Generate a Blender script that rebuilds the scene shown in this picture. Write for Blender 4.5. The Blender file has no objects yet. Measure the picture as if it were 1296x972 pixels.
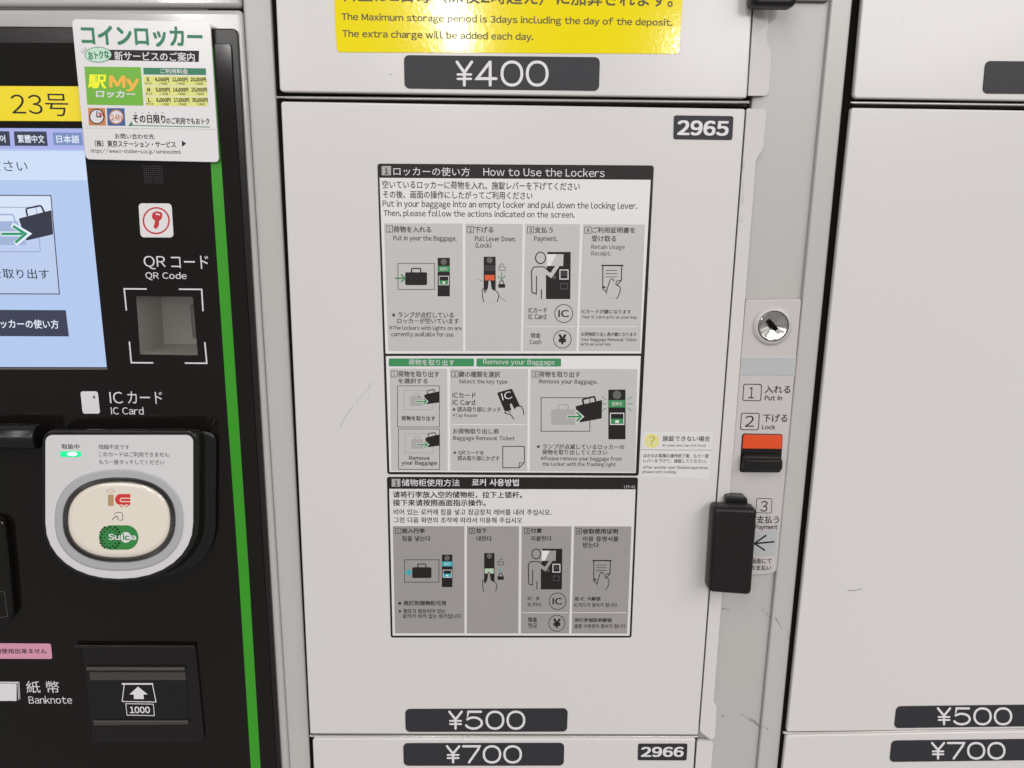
import bpy, bmesh, math, random
from mathutils import Vector, Matrix
random.seed(7)
S = bpy.context.scene
COL = S.collection

# ------------------------------------------------------------------ camera
F = 1020.0                      # focal length for a 1296 px wide photograph
DIST, CAMZ = 0.665, 1.45
def cam_axes(yaw, pitch, roll):
    cy, sy, cp, sp = math.cos(yaw), math.sin(yaw), math.cos(pitch), math.sin(pitch)
    f = Vector((sy*cp, cy*cp, -sp)); r = Vector((cy, -sy, 0)); u = r.cross(f)
    cr, sr = math.cos(roll), math.sin(roll)
    return cr*r + sr*u, -sr*r + cr*u, f
CR, CU, CF = cam_axes(math.radians(1.30), math.radians(13.0), math.radians(0.75))
CP = Vector((0, -DIST, CAMZ))
cd = bpy.data.cameras.new('camera'); cam = bpy.data.objects.new('camera', cd); COL.objects.link(cam)
cd.sensor_width = 36; cd.lens = 36*F/1296; cd.clip_start = 0.01; cd.clip_end = 60
M = Matrix.Identity(4)
for i in range(3):
    M[i][0], M[i][1], M[i][2], M[i][3] = CR[i], CU[i], -CF[i], CP[i]
cam.matrix_world = M
S.camera = cam

# ------------------------------------------------------------------ light
w = bpy.data.worlds.new('World'); S.world = w; w.use_nodes = True
bg = w.node_tree.nodes['Background']; bg.inputs[0].default_value = (1.0, 0.98, 0.97, 1); bg.inputs[1].default_value = 0.28
def tube_row(name, x, y0, y1, z, wd, power):
    l = bpy.data.lights.new(name, 'AREA'); l.shape = 'RECTANGLE'; l.size = wd; l.size_y = abs(y1-y0)
    l.energy = power; l.color = (1.0, 0.98, 0.96)
    o = bpy.data.objects.new(name, l); COL.objects.link(o); o.location = (x, (y0+y1)/2, z)
for x, p in ((-2.40, 66), (-0.37, 66), (1.85, 105), (3.65, 105)):
    tube_row('ceiling_tube_light', x, -0.9, -7.7, 2.9, 0.17, p)
    for y in (-4.6, -6.1, -7.6):                      # the fittings' ends that face the lockers
        l = bpy.data.lights.new('tube_end_light', 'AREA'); l.shape = 'RECTANGLE'; l.size = 0.20; l.size_y = 0.16; l.energy = 10; l.color = (1, 0.98, 0.955)
        o = bpy.data.objects.new('tube_end_light', l); COL.objects.link(o); o.location = (x, y, 2.88); o.rotation_euler = (math.radians(80), 0, 0)
S.view_settings.view_transform = 'Standard'; S.view_settings.look = 'None'
S.view_settings.exposure = 0.0; S.view_settings.gamma = 1.0
S.cycles.max_bounces = 8

# ------------------------------------------------------------------ helpers
def at(px, py, Y=0.0):
    """point of the photograph (1296 x 972) laid on the vertical plane y = Y, in metres -> (x, z)"""
    d = CF + CR*((px-648)/F) - CU*((py-486)/F)
    t = (Y - CP.y)/d.y
    return (CP.x + t*d.x, CP.z + t*d.z)

def s2l(c):
    return tuple((v/12.92 if v <= 0.04045 else ((v+0.055)/1.055)**2.4) for v in c)
def rgb(r, g, b): return s2l((r/255, g/255, b/255))

MATS = {}
def mat(name, col, rough=0.5, metal=0.0, spec=0.5, coat=0.0, bump=None, mott=None, emit=None, grain=None, trans=None):
    m = bpy.data.materials.new(name); m.use_nodes = True; MATS[name] = m
    nt = m.node_tree; N = nt.nodes; L = nt.links; b = N['Principled BSDF']
    b.inputs['Base Color'].default_value = (*col, 1); b.inputs['Roughness'].default_value = rough
    b.inputs['Metallic'].default_value = metal; b.inputs['Specular IOR Level'].default_value = spec
    b.inputs['Coat Weight'].default_value = coat; b.inputs['Coat Roughness'].default_value = 0.06
    tc = N.new('ShaderNodeTexCoord')
    if mott:      # (scale, amount): slow drift of the paint's own tone
        n = N.new('ShaderNodeTexNoise'); n.inputs['Scale'].default_value = mott[0]; n.inputs['Detail'].default_value = 1
        L.new(tc.outputs['Object'], n.inputs['Vector'])
        r = N.new('ShaderNodeMix'); r.data_type = 'RGBA'
        k = mott[1]
        r.inputs['A'].default_value = (col[0]*(1-k*0.6), col[1]*(1-k*0.3), col[2]*(1-k*1.0), 1)
        r.inputs['B'].default_value = (min(1, col[0]*(1+k)), col[1]*(1+k*0.45), min(1, col[2]*(1+k*0.9)), 1)
        mr = N.new('ShaderNodeMapRange'); mr.inputs[1].default_value = 0.15; mr.inputs[2].default_value = 0.85
        L.new(n.outputs['Fac'], mr.inputs[0]); L.new(mr.outputs[0], r.inputs['Factor'])
        L.new(r.outputs['Result'], b.inputs['Base Color'])
    if bump:      # (scale, strength)
        n = N.new('ShaderNodeTexNoise'); n.inputs['Scale'].default_value = bump[0]; n.inputs['Detail'].default_value = 2
        L.new(tc.outputs['Object'], n.inputs['Vector'])
        bp = N.new('ShaderNodeBump'); bp.inputs['Strength'].default_value = bump[1]; bp.inputs['Distance'].default_value = 0.0004
        L.new(n.outputs['Fac'], bp.inputs['Height']); L.new(bp.outputs[0], b.inputs['Normal'])
        if coat: L.new(bp.outputs[0], b.inputs['Coat Normal'])
    if emit:
        b.inputs['Emission Color'].default_value = (*emit[0], 1); b.inputs['Emission Strength'].default_value = emit[1]
    if trans: b.inputs['Transmission Weight'].default_value = trans
    return m
mat('door_white', (0.622, 0.598, 0.59), 0.24, bump=(45, 0.035), mott=(2.6, 0.02))
mat('post_grey', (0.46, 0.445, 0.435), 0.28, bump=(60, 0.03), mott=(6.0, 0.03))
mat('frame_grey', (0.45, 0.435, 0.425), 0.13, bump=(38, 0.35), mott=(6.0, 0.03))
mat('unit_grey', (0.50, 0.472, 0.468), 0.38, mott=(9.0, 0.03))
mat('strip_grey', (0.44, 0.425, 0.416), 0.34, bump=(60, 0.03), mott=(7.0, 0.03))
mat('dark_gap', (0.004, 0.0035, 0.003), 0.9, spec=0.1)
mat('rail_steel', (0.60, 0.58, 0.55), 0.28, metal=0.5)
mat('gasket', (0.10, 0.095, 0.09), 0.5)
mat('chrome', (0.80, 0.78, 0.75), 0.16, metal=1.0)
mat('plate_dark', (0.030, 0.029, 0.034), 0.42, spec=0.25, bump=(500, 0.05))
mat('print_white', (0.68, 0.66, 0.68), 0.45)
mat('sheet_white', (0.70, 0.68, 0.685), 0.40, bump=(300, 0.03))
mat('sheet_panel', (0.485, 0.475, 0.468), 0.42)
mat('sheet_grey', (0.30, 0.283, 0.276), 0.40, mott=(12, 0.05))
mat('sheet_cream', (0.66, 0.635, 0.625), 0.40)
mat('ink_black', (0.016, 0.0135, 0.0135), 0.42, spec=0.25)
mat('ink_grey', (0.045, 0.043, 0.043), 0.5, spec=0.25)
mat('ink_light', (0.12, 0.118, 0.118), 0.5, spec=0.25)
mat('ghost_grey', (0.37, 0.36, 0.355), 0.5)
mat('ghost_mid', (0.30, 0.295, 0.29), 0.5)
mat('ink_green', (0.035, 0.24, 0.085), 0.42)
mat('ink_darkgreen', (0.01, 0.19, 0.085), 0.4)
mat('ink_cyan', (0.03, 0.38, 0.46), 0.42)
mat('ink_orange', (0.68, 0.09, 0.025), 0.42)
mat('ink_palegreen', (0.42, 0.55, 0.40), 0.42)
mat('ink_red', (0.50, 0.02, 0.035), 0.4)
mat('ink_brown', (0.07, 0.045, 0.002), 0.4)
mat('yellow_film', (0.84, 0.69, 0.001), 0.10, spec=0.5, bump=(260, 0.10))
mat('yellow_label', (0.85, 0.68, 0.005), 0.35)
mat('sticker_white', (0.72, 0.70, 0.71), 0.22, coat=0.3, bump=(120, 0.02))
mat('lime', (0.14, 0.42, 0.02), 0.35)
mat('lime_text', (0.88, 0.90, 0.0), 0.35)
mat('amber_text', (0.85, 0.42, 0.04), 0.35)
mat('pale_yellow', (0.70, 0.70, 0.20), 0.4)
mat('pale_green', (0.50, 0.72, 0.58), 0.4)
mat('brick_orange', (0.55, 0.20, 0.07), 0.4)
mat('sign_blue', (0.03, 0.09, 0.28), 0.4)
mat('stripe_green', (0.036, 0.29, 0.014), 0.28)
mat('label_film_pale', (0.66, 0.645, 0.635), 0.3)
mat('ink_olive', (0.42, 0.38, 0.03), 0.4)
mat('badge_pale', (0.66, 0.65, 0.30), 0.4)
mat('panel_black', (0.0065, 0.0055, 0.005), 0.09, spec=0.36, bump=(9, 0.02), mott=(5.0, 0.35))
mat('bezel_black', (0.013, 0.012, 0.0115), 0.24, spec=0.4, bump=(260, 0.12))
mat('plastic_black', (0.009, 0.0085, 0.008), 0.26, spec=0.4)
mat('handle_black', (0.010, 0.009, 0.0085), 0.40, spec=0.3)
mat('flap_black', (0.009, 0.008, 0.0075), 0.20, spec=0.4)
mat('grille_black', (0.014, 0.013, 0.013), 0.4)
mat('flap_strip', (0.048, 0.044, 0.042), 0.30)
mat('lever_orange', (0.66, 0.065, 0.010), 0.40)
mat('window_grey', (0.43, 0.445, 0.455), 0.22, coat=0.5, mott=(60, 0.06))
mat('reader_grey', (0.62, 0.612, 0.62), 0.26, coat=0.2)
mat('reader_ring', (0.40, 0.40, 0.415), 0.30)
mat('ridge_dark', (0.06, 0.055, 0.055), 0.30, metal=0.4)
mat('pad_cream', (0.74, 0.68, 0.59), 0.14, coat=0.6)
mat('logo_tan', (0.43, 0.27, 0.13), 0.4)
mat('logo_red', (0.62, 0.03, 0.03), 0.4)
mat('logo_green', (0.03, 0.22, 0.05), 0.35)
mat('led_green', (0.02, 0.3, 0.12), 0.3, emit=((0.0, 0.72, 0.24), 0.95))
mat('led_core', (0.6, 1, 0.8), 0.3, emit=((0.55, 1.0, 0.80), 1.1))
mat('pink', (0.62, 0.28, 0.40), 0.4)
mat('cavity_grey', (0.19, 0.165, 0.15), 0.6, mott=(18, 0.25))
mat('cavity_dark', (0.085, 0.072, 0.064), 0.6)
mat('scuff', (0.11, 0.105, 0.105), 0.6)
mat('pocket_grey', (0.58, 0.54, 0.49), 0.45)
mat('pocket_glass', (0.9, 0.9, 0.9), 0.02, trans=1.0)
def lit(name, c, k=1.0): mat(name, (0.01, 0.01, 0.01), 0.18, emit=(c, k))
lit('screen_blue', rgb(178, 200, 237), 1.0)
lit('screen_top', rgb(168, 176, 232), 1.0)
lit('screen_white', rgb(205, 221, 246), 1.0)
lit('screen_card', rgb(186, 203, 236), 1.0)
lit('screen_card_hi', rgb(214, 226, 246), 1.0)
lit('screen_ghost', rgb(160, 178, 214), 1.0)
lit('screen_ghost_line', rgb(146, 162, 198), 1.0)
lit('screen_ink', rgb(44, 48, 66), 1.0)
lit('screen_button', rgb(54, 58, 80), 1.0)
lit('screen_button_pale', rgb(120, 142, 190), 1.0)
lit('screen_text', rgb(232, 240, 252), 1.0)
lit('screen_green', rgb(44, 150, 108), 1.0)

def link(name, verts, faces, m, parent=None, smooth=False):
    me = bpy.data.meshes.new(name); me.from_pydata([tuple(v) for v in verts], [], faces); me.validate(); me.update()
    if m: me.materials.append(MATS[m] if isinstance(m, str) else m)
    if smooth:
        for p in me.polygons: p.use_smooth = True
    o = bpy.data.objects.new(name, me); COL.objects.link(o)
    if parent:
        o.parent = parent; o.matrix_parent_inverse = Matrix.Translation(-parent.location) if not parent.parent else Matrix.Identity(4)
        if parent.parent: o.matrix_parent_inverse = parent_world(parent).inverted()
    return o
def parent_world(o):
    m = o.matrix_parent_inverse.copy() if o.parent else Matrix.Identity(4)
    m = m @ Matrix.Translation(o.location)
    return parent_world(o.parent) @ m if o.parent else Matrix.Translation(o.location)
def thing(name, label, cat, loc, group=None):
    o = bpy.data.objects.new(name, None); COL.objects.link(o); o.location = loc; o.empty_display_size = 0.02
    o['label'] = label; o['category'] = cat
    if group: o['group'] = group
    return o

def offset_poly(P, d):
    """convex polygon (x,z) list, inset by d"""
    n = len(P); area = sum(P[i][0]*P[(i+1) % n][1]-P[(i+1) % n][0]*P[i][1] for i in range(n))
    sg = 1 if area > 0 else -1
    out = []
    for i in range(n):
        a, b, c = Vector(P[i-1]), Vector(P[i]), Vector(P[(i+1) % n])
        d1 = (b-a).normalized(); d2 = (c-b).normalized()
        n1 = Vector((-d1.y, d1.x))*sg; n2 = Vector((-d2.y, d2.x))*sg
        k = 1 + n1.dot(n2)
        out.append(tuple(b + (n1+n2)*(d/max(k, 0.2))))
    return out
def round_poly(P, r, seg=5):
    """rounds the corners of a polygon; r may be a list"""
    n = len(P); out = []
    for i in range(n):
        rr = r[i] if isinstance(r, (list, tuple)) else r
        a, b, c = Vector(P[i-1]), Vector(P[i]), Vector(P[(i+1) % n])
        rr = max(rr, 1e-6)
        d1 = (a-b); d2 = (c-b); l = min(rr, d1.length*0.49, d2.length*0.49)
        p1 = b + d1.normalized()*l; p2 = b + d2.normalized()*l
        h1 = p1+(b-p1)*0.552; h2 = p2+(b-p2)*0.552
        for k in range(seg+1):
            t = k/seg
            out.append(tuple(p1*(1-t)**3 + h1*3*t*(1-t)**2 + h2*3*t*t*(1-t) + p2*t**3))
    return out
def loft(name, rings, m, parent=None, cap0=True, cap1=True, smooth=False):
    """rings: list of lists of 3-D points with the same count; first ring is the front"""
    n = len(rings[0]); V = [p for r in rings for p in r]; Fc = []
    for k in range(len(rings)-1):
        for i in range(n):
            j = (i+1) % n
            Fc.append((k*n+i, k*n+j, (k+1)*n+j, (k+1)*n+i))
    if cap0: Fc.append(tuple(reversed(range(n))))
    if cap1: Fc.append(tuple((len(rings)-1)*n+i for i in range(n)))
    o = link(name, V, Fc, m, parent)
    bm = bmesh.new(); bm.from_mesh(o.data); bmesh.ops.recalc_face_normals(bm, faces=bm.faces)
    if smooth:
        for f in bm.faces: f.smooth = len(f.verts) == 4
    bm.to_mesh(o.data); bm.free()
    return o
def slab(name, P, Y, depth, m, parent=None, r=0.0, bev=0.0012, seg=5, bseg=3, smooth=True):
    """plate with outline P (x,z), front face at Y, going back by depth, rounded corners and a rolled front edge"""
    rings = []
    for k in range(bseg+1):
        a = math.pi/2*k/bseg
        ins = bev*(1-math.sin(a)); yy = Y + bev*(1-math.cos(a))
        Q = offset_poly(P, ins)
        Q = round_poly(Q, [max(1e-5, q-ins) for q in (r if isinstance(r, (list, tuple)) else [r]*len(P))], seg)
        rings.append([(x, yy, z) for x, z in Q])
    rings.append([(p[0], Y+depth, p[2]) for p in rings[-1]])
    return loft(name, rings, m, parent, smooth=smooth)

# ---- text -----------------------------------------------------------------
GC, TC = {}, {}
def one_glyph(ch, bold, res):
    bold = min(0, bold); key = (ch, bold, res)
    if key in GC: return GC[key]
    cu = bpy.data.curves.new('t', 'FONT'); cu.body = ch; cu.size = 1; cu.resolution_u = res; cu.offset = min(0, bold); cu.fill_mode = 'FRONT'
    ob = bpy.data.objects.new('t', cu); COL.objects.link(ob); me = ob.to_mesh()
    V = [(v.co.x, v.co.y) for v in me.vertices]; Fc = [tuple(p.vertices) for p in me.polygons]
    ob.to_mesh_clear(); bpy.data.objects.remove(ob); bpy.data.curves.remove(cu)
    GC[key] = (V, Fc); return GC[key]
TIGHT = set('AVWXYTLvwxyzkrft/,.:;-1')
def glyphs(body, bold=0.0, res=2, space=1.0):
    """one text as vertices and faces; Latin letters use the wide sans forms of the CJK face, set proportionally"""
    key = (body, bold, res, space)
    if key in TC: return TC[key]
    V, Fc, x = [], [], 0.0
    for ch in body:
        if ch == ' ': x += 0.31; continue
        lat = 33 <= ord(ch) <= 126
        gv, gf = one_glyph(chr(ord(ch)+0xFEE0) if lat else ch, bold, res)
        if not gv: x += 0.5; continue
        if lat or ch == '¥':
            a0 = min(v[0] for v in gv); a1 = max(v[0] for v in gv); sb = 0.030 if ch in TIGHT else 0.052
            dx = x+sb-a0; adv = (a1-a0)+2*sb
        else: dx = x; adv = ADV if not ('\uac00' <= ch <= '\ud7a3') else ADV*0.92
        if ch == 'I':
            hs = [b for a, b in one_glyph('Ｈ', 0, res)[0]]; gv, gf = [(0, min(hs)), (.092, min(hs)), (.092, max(hs)), (0, max(hs))], [(0, 1, 2, 3)]
            dx, adv = x+.075, .242
        for q, (ox, oy) in enumerate(((0, 0), (-bold, -bold*.8), (bold, -bold*.8), (-bold, bold*.8), (bold, bold*.8)) if bold > 0 else ((0, 0),)):
            if bold > 0 and q == 0 and bold < .03: continue
            n = len(V); V += [(a+dx+ox, b+oy, q) for a, b in gv]; Fc += [tuple(i+n for i in f) for f in gf]
        x += adv*space
    xs = [v[0] for v in V]; ys = [v[1] for v in V]
    TC[key] = (V, Fc, min(xs), max(xs), min(ys), max(ys)); return TC[key]
def _adv():
    a = one_glyph('日', 0, 2)[0]; b = one_glyph('日日', 0, 2)[0]
    return max(v[0] for v in b)-max(v[0] for v in a)
ADV = _adv(); print('ADV', ADV)

class Pen:
    """draws flat print on a vertical surface y = Y; (u, v) are measured on an enlargement (ox, oy, scale) of the photograph"""
    def __init__(s, ox, oy, sc, Y, parent, ang=0.0, lift=0.00007):
        s.o = (ox, oy, sc); s.Y = Y; s.parent = parent; s.ang = ang; s.lift = lift
    def p(s, u, v, Y=None):
        return at(s.o[0]+u/s.o[2], s.o[1]+v/s.o[2], s.Y if Y is None else Y)
    def y(s, lay): return s.Y - s.lift*lay
    def poly(s, name, pts, m, lay=1, parent=None):
        V = [(x, s.y(lay), z) for x, z in (s.p(*q) for q in pts)]
        f = tuple(range(len(V)))
        a = sum(V[i][0]*V[(i+1) % len(V)][2]-V[(i+1) % len(V)][0]*V[i][2] for i in range(len(V)))
        if a < 0: f = tuple(reversed(f))
        return link(name, V, [f], m, parent or s.parent)
    def rect(s, name, u0, v0, u1, v1, m, lay=1, r=0, parent=None):
        pts = [(u0, v0), (u1, v0), (u1, v1), (u0, v1)]
        if r: pts = round_poly(pts, r, 4)
        return s.poly(name, pts, m, lay, parent)
    def strips(s, name, lines, m, lay=2, parent=None):
        """lines: list of (points, width, closed[, round]); one mesh"""
        V, Fc = [], []
        for q, L in enumerate(lines):
            pts, wd = L[0], L[1]; closed = L[2] if len(L) > 2 else False; rnd = L[3] if len(L) > 3 else False
            n = len(pts); base = len(V); yy = s.y(lay) - 0.000012*q
            P2 = [Vector(p) for p in pts]
            for i in range(n):
                a = P2[i-1] if (i > 0 or closed) else None; c = P2[(i+1) % n] if (i < n-1 or closed) else None; b = P2[i]
                d1 = (b-a).normalized() if a is not None else (c-b).normalized()
                d2 = (c-b).normalized() if c is not None else d1
                n1 = Vector((-d1.y, d1.x)); n2 = Vector((-d2.y, d2.x)); k = max(1+n1.dot(n2), 0.35)
                off = (n1+n2)*(wd/2/k)
                for sgn in (1, -1):
                    x, z = s.p(*(b+off*sgn)); V.append((x, yy, z))
            for i in range(n if closed else n-1):
                j = (i+1) % n
                Fc.append((base+2*i, base+2*i+1, base+2*j+1, base+2*j))
            if rnd and not closed:
                for b, t in ((P2[0], P2[0]-P2[1]), (P2[-1], P2[-1]-P2[-2])):
                    t = t.normalized(); nn = Vector((-t.y, t.x)); st = len(V)
                    for k in range(7):
                        a = -math.pi/2+math.pi*k/6
                        x, z = s.p(*(b + (t*math.cos(a)+nn*math.sin(a))*wd/2)); V.append((x, yy, z))
                    Fc.append(tuple(range(st, st+7)))
        return link(name, V, Fc, m, parent or s.parent)
    def frame(s, name, u0, v0, u1, v1, wd, m, lay=2, r=0, parent=None):
        pts = [(u0, v0), (u1, v0), (u1, v1), (u0, v1)]
        if r: pts = round_poly(pts, r, 4)
        return s.strips(name, [(pts, wd, True)], m, lay, parent)
    def disc(s, name, u, v, ru, rv, m, lay=1, n=28, parent=None):
        return s.poly(name, [(u+ru*math.cos(2*math.pi*k/n), v+rv*math.sin(2*math.pi*k/n)) for k in range(n)], m, lay, parent)
    def ring(s, name, u, v, r, wd, m, lay=2, n=28, parent=None, rv=None):
        rv = rv or r
        return s.strips(name, [([(u+r*math.cos(2*math.pi*k/n), v+rv*math.sin(2*math.pi*k/n)) for k in range(n)], wd, True)], m, lay, parent)
    def text(s, body, u0, v0, u1, v1, m, bold=0.0, lay=3, name='lettering', rot=0.0, res=2, shear=0.0, parent=None, space=1.0):
        """the ink of the text fills the box"""
        if m.startswith('ink_') and bold >= 0 and v1-v0 < 60: bold = max(bold+0.006, 0.011)
        V, Fc, a0, a1, b0, b1 = glyphs(body, bold, res, space)
        cx, cz = s.p((u0+u1)/2, (v0+v1)/2)
        l = Vector(s.p(u0, (v0+v1)/2)); r = Vector(s.p(u1, (v0+v1)/2)); t = Vector(s.p((u0+u1)/2, v0)); b = Vector(s.p((u0+u1)/2, v1))
        W, H = (r-l).length, (t-b).length
        A = s.ang + math.radians(rot); ca, sa = math.cos(A), math.sin(A); yy = s.y(lay); out = []
        for x, y, q_ in V:
            dy = ((y-b0)/max(b1-b0, 1e-6)-0.5)*H
            dx = ((x-a0)/max(a1-a0, 1e-6)-0.5)*W + dy*shear
            out.append((cx+dx*ca-dy*sa, yy-q_*0.000012, cz+dx*sa+dy*ca))
        return link(name, out, Fc, m, parent or s.parent)

def quad_at(pts, Y): return [at(x, y, Y) for x, y in pts]

# ================================================================== LOCKER CABINET
YD = 0.0          # door faces
YP = 0.006        # posts
YS = 0.010        # grey lock strips
cab = thing('locker_cabinet', 'light grey steel cabinet of coin lockers, posts and rails around the white doors', 'locker cabinet', (0, 0.03, 0.9))
def box(name, x0, x1, z0, z1, y0, y1, m, parent, bev=0.0008):
    return slab(name, [(x0, z0), (x1, z0), (x1, z1), (x0, z1)], y0, y1-y0, m, parent, r=0.0005, bev=bev, seg=1, bseg=2, smooth=False)
XL, XR = at(343, 486, 0)[0]-0.30, at(1296, 486, 0)[0]+0.35
ZT, ZB = at(648, -40, 0)[1]+0.12, at(648, 1010, 0)[1]-0.12
def line_x(p0, p1, y): return p0[0]+(p1[0]-p0[0])*(y-p0[1])/(p1[1]-p0[1])
def column(name, l0, l1, r0, r1, Y, depth, m, parent, y0=-90, y1=1060, **k):
    P = quad_at([(line_x(l0, l1, y0), y0), (line_x(r0, r1, y0), y0), (line_x(r0, r1, y1), y1), (line_x(l0, l1, y1), y1)], Y)
    return slab(name, P, Y, depth, m, parent, **k)
XL = at(325, 486, 0.035)[0]-0.02
link('back_panel', [(XL, 0.035, ZB), (XR, 0.035, ZB), (XR, 0.035, ZT), (XL, 0.035, ZT)], [(0, 1, 2, 3)], 'dark_gap', cab)
column('post', (306.5, 0), (366, 972), (343.0, 0), (394.3, 972), YP, 0.028, 'post_grey', cab, r=0.001, bev=0.0025, bseg=5)
column('post', (1052.5, 0), (959, 972), (1085.5, 0), (985.5, 972), YP, 0.028, 'post_grey', cab, r=0.001, bev=0.0012)
column('lock_strip', (962.5, 0), (879, 972), (1050.5, 0), (957, 972), YS, 0.024, 'strip_grey', cab, r=0.001, bev=0.0012)
def rail(x0, y0, x1, y1, h, Y, m='rail_steel', d=0.02):
    P = quad_at([(x0, y0-h/2), (x1, y1-h/2), (x1, y1+h/2), (x0, y0+h/2)], Y)
    slab('rail', P, Y, d, m, cab, r=0.0002, bev=0.0012, seg=1, bseg=3)
def gap_strip(pl, pr, Yc=0.0048):
    slab('gap_dark_strip', quad_at([pl[0], pr[0], pr[1], pl[1]], Yc), Yc, 0.02, 'dark_gap', cab, r=0.0001, bev=0.0001, seg=1, bseg=1)  # near-black strip put in so the narrow gap beside a door reads black
gap_strip([(341.0, -80), (397.5, 1060)], [(352, -80), (402, 1060)])
gap_strip([(1088, -90), (975.5, 1060)], [(1101, -90), (988, 1060)])
rail(349.5, 122.9, 949, 129.2, 3.6, 0.0045)
rail(349.5, 127.5, 946, 134.0, 3.0, 0.016, 'gasket', 0.01)
rail(1076, 129.6, 1420, 134.0, 3.2, 0.0045)
rail(1076, 133.6, 1420, 138.2, 3.0, 0.014, 'gasket', 0.01)
rail(391.5, 932.2, 884, 932.9, 1.7, 0.0022)
rail(991.5, 928.4, 1420, 921.4, 1.9, 0.0022)

# small scuffs on the strips
sc = Pen(850, 740, 2.906, YS, cab)
def scuff(pen, segs, name='scuff_mark', m='scuff', wd=1.5, lay=2):
    V = []
    for (u0, v0, u1, v1, n, sp) in segs:
        for k in range(n):
            t = (k+random.random()*0.8)/n; cu = u0+(u1-u0)*t+random.uniform(-sp, sp); cv = v0+(v1-v0)*t+random.uniform(-sp, sp)*0.7
            dx, dy = (u1-u0)/n*random.uniform(0.4, 1.0), (v1-v0)/n*random.uniform(0.4, 1.0)
            V.append(([(cu, cv), (cu+dx, cv+dy)], wd*random.uniform(0.35, 1.0)))
    return pen.strips(name, V, m, lay)
o = scuff(sc, [(325, 78, 358, 118, 12, 3), (250, 472, 325, 520, 14, 2.5), (290, 490, 322, 522, 22, 4), (296, 494, 322, 520, 14, 3), (178, 474, 194, 486, 7, 2), (185, 84, 215, 94, 4, 1)], wd=2.6); o['kind'] = 'stuff'
sp = Pen(850, 740, 2.906, YP, cab)
o = scuff(sp, [(380, 120, 406, 160, 9, 1.2), (379, 119, 390, 132, 8, 1.5), (424, 172, 436, 206, 14, 3.5), (338, 520, 352, 530, 7, 3)], wd=2.8); o['kind'] = 'stuff'

# ================================================================== DOORS
def digits(pen, txt, u0, v0, u1, v1, wd, m, parent, lay=2):
    """wide round-ended price numerals drawn with strokes"""
    n = len(txt); H = v1-v0-wd; top = v0+wd/2; L = []
    wy, wn = 0.78, 1.0
    tot = wy+wn*(n-1); unit = (u1-u0)/(tot); x = u0
    for c in txt:
        W = (wy if c == '¥' else wn)*unit; a, b = x+wd*0.5, x+W-wd*0.5-unit*0.10; m_ = (a+b)/2
        Y = lambda t: top+H*t
        if c == '¥':
            b = x+W-wd*0.5-unit*.08; m_ = (a+b)/2
            L += [([(a, Y(0)), (m_, Y(.46)), (b, Y(0))], wd, False, True), ([(m_, Y(.46)), (m_, Y(1))], wd, False, True),
                  ([(a+.04*W, Y(.54)), (b-.04*W, Y(.54))], wd*.8, False, True), ([(a+.04*W, Y(.73)), (b-.04*W, Y(.73))], wd*.8, False, True)]
        elif c == '0':
            rx, ry = (b-a)/2, H/2
            L += [([(m_+rx*math.copysign(abs(math.cos(t))**0.92, math.cos(t)), Y(.5)+ry*math.copysign(abs(math.sin(t))**0.92, math.sin(t))) for t in [2*math.pi*k/32 for k in range(32)]], wd, True)]
        elif c == '4':
            L += [([(b-.02*W, Y(.72)), (a+.02*W, Y(.72)), (a+.66*(b-a), Y(0.01))], wd, False, True), ([(a+.68*(b-a), Y(0)), (a+.68*(b-a), Y(1))], wd, False, True)]
        elif c == '7':
            L += [([(a, Y(0)), (b, Y(0)), (b-.06*W, Y(.18)), (a+.36*(b-a), Y(1))], wd, False, True)]
        elif c == '5':
            rx, ry = (b-a)/2, H*.33
            L += [([(b-.06*W, Y(0)), (a+.16*(b-a), Y(0)), (a+.06*(b-a), Y(.50))] + [(m_-.02*W+rx*math.cos(t), Y(.67)+ry*math.sin(t)) for t in [math.radians(q) for q in range(-145, 156, 15)]], wd, False, True)]
        x += W
    return pen.strips('price_lettering', L, m, lay, parent)
def plate(pen, name, pts, r, parent, thick=0.0007):
    P = [pen.p(*q) for q in pts]
    return slab(name, P, pen.Y-thick, thick-0.00005, 'plate_dark', parent, r=r, bev=0.0003, seg=5, bseg=2)
def door(label, pts, r, parent_loc, bev=0.0013):
    t = thing('coin_locker', label, 'coin locker', parent_loc, 'white coin lockers')
    P = quad_at(pts, YD)
    slab('door_panel', P, YD, 0.018, 'door_white', t, r=r, bev=bev, seg=4, bseg=4)
    return t
def flange(t, pts, rr, name='edge_flange'):
    """folded lip along the opening edge: slopes back from the door face to the lock strip"""
    l, rgt = pts
    # polygon: left side points on the door plane, right side points 8 mm further back
    Yl, Yr = 0.0008, 0.0075
    outer = [(at(x, y, Yr), Yr) for x, y in rgt]; inner = [(at(x, y, Yl), Yl) for x, y in l]
    Pl = [a for a, _ in inner]+[a for a, _ in outer]
    Q = round_poly(Pl, rr, 4)
    # depth of a point from its x relative to the local left edge
    def depth(x, z):
        (xa, za), (xb, zb) = inner[0][0], inner[-1][0]
        xe = xa+(xb-xa)*(z-za)/(zb-za); wdt = 0.0165
        return Yl+(Yr-Yl)*min(1.2, max(0, (x-xe)/wdt))
    f = [(x, depth(x, z), z) for x, z in Q]; Qi = round_poly(Pl, rr, 4)
    cx = sum(x for x, z in Q)/len(Q)
    V = f; b = [(x, y+0.003, z) for x, y, z in f]
    return loft(name, [f, b], 'door_white', t, smooth=False)

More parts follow.
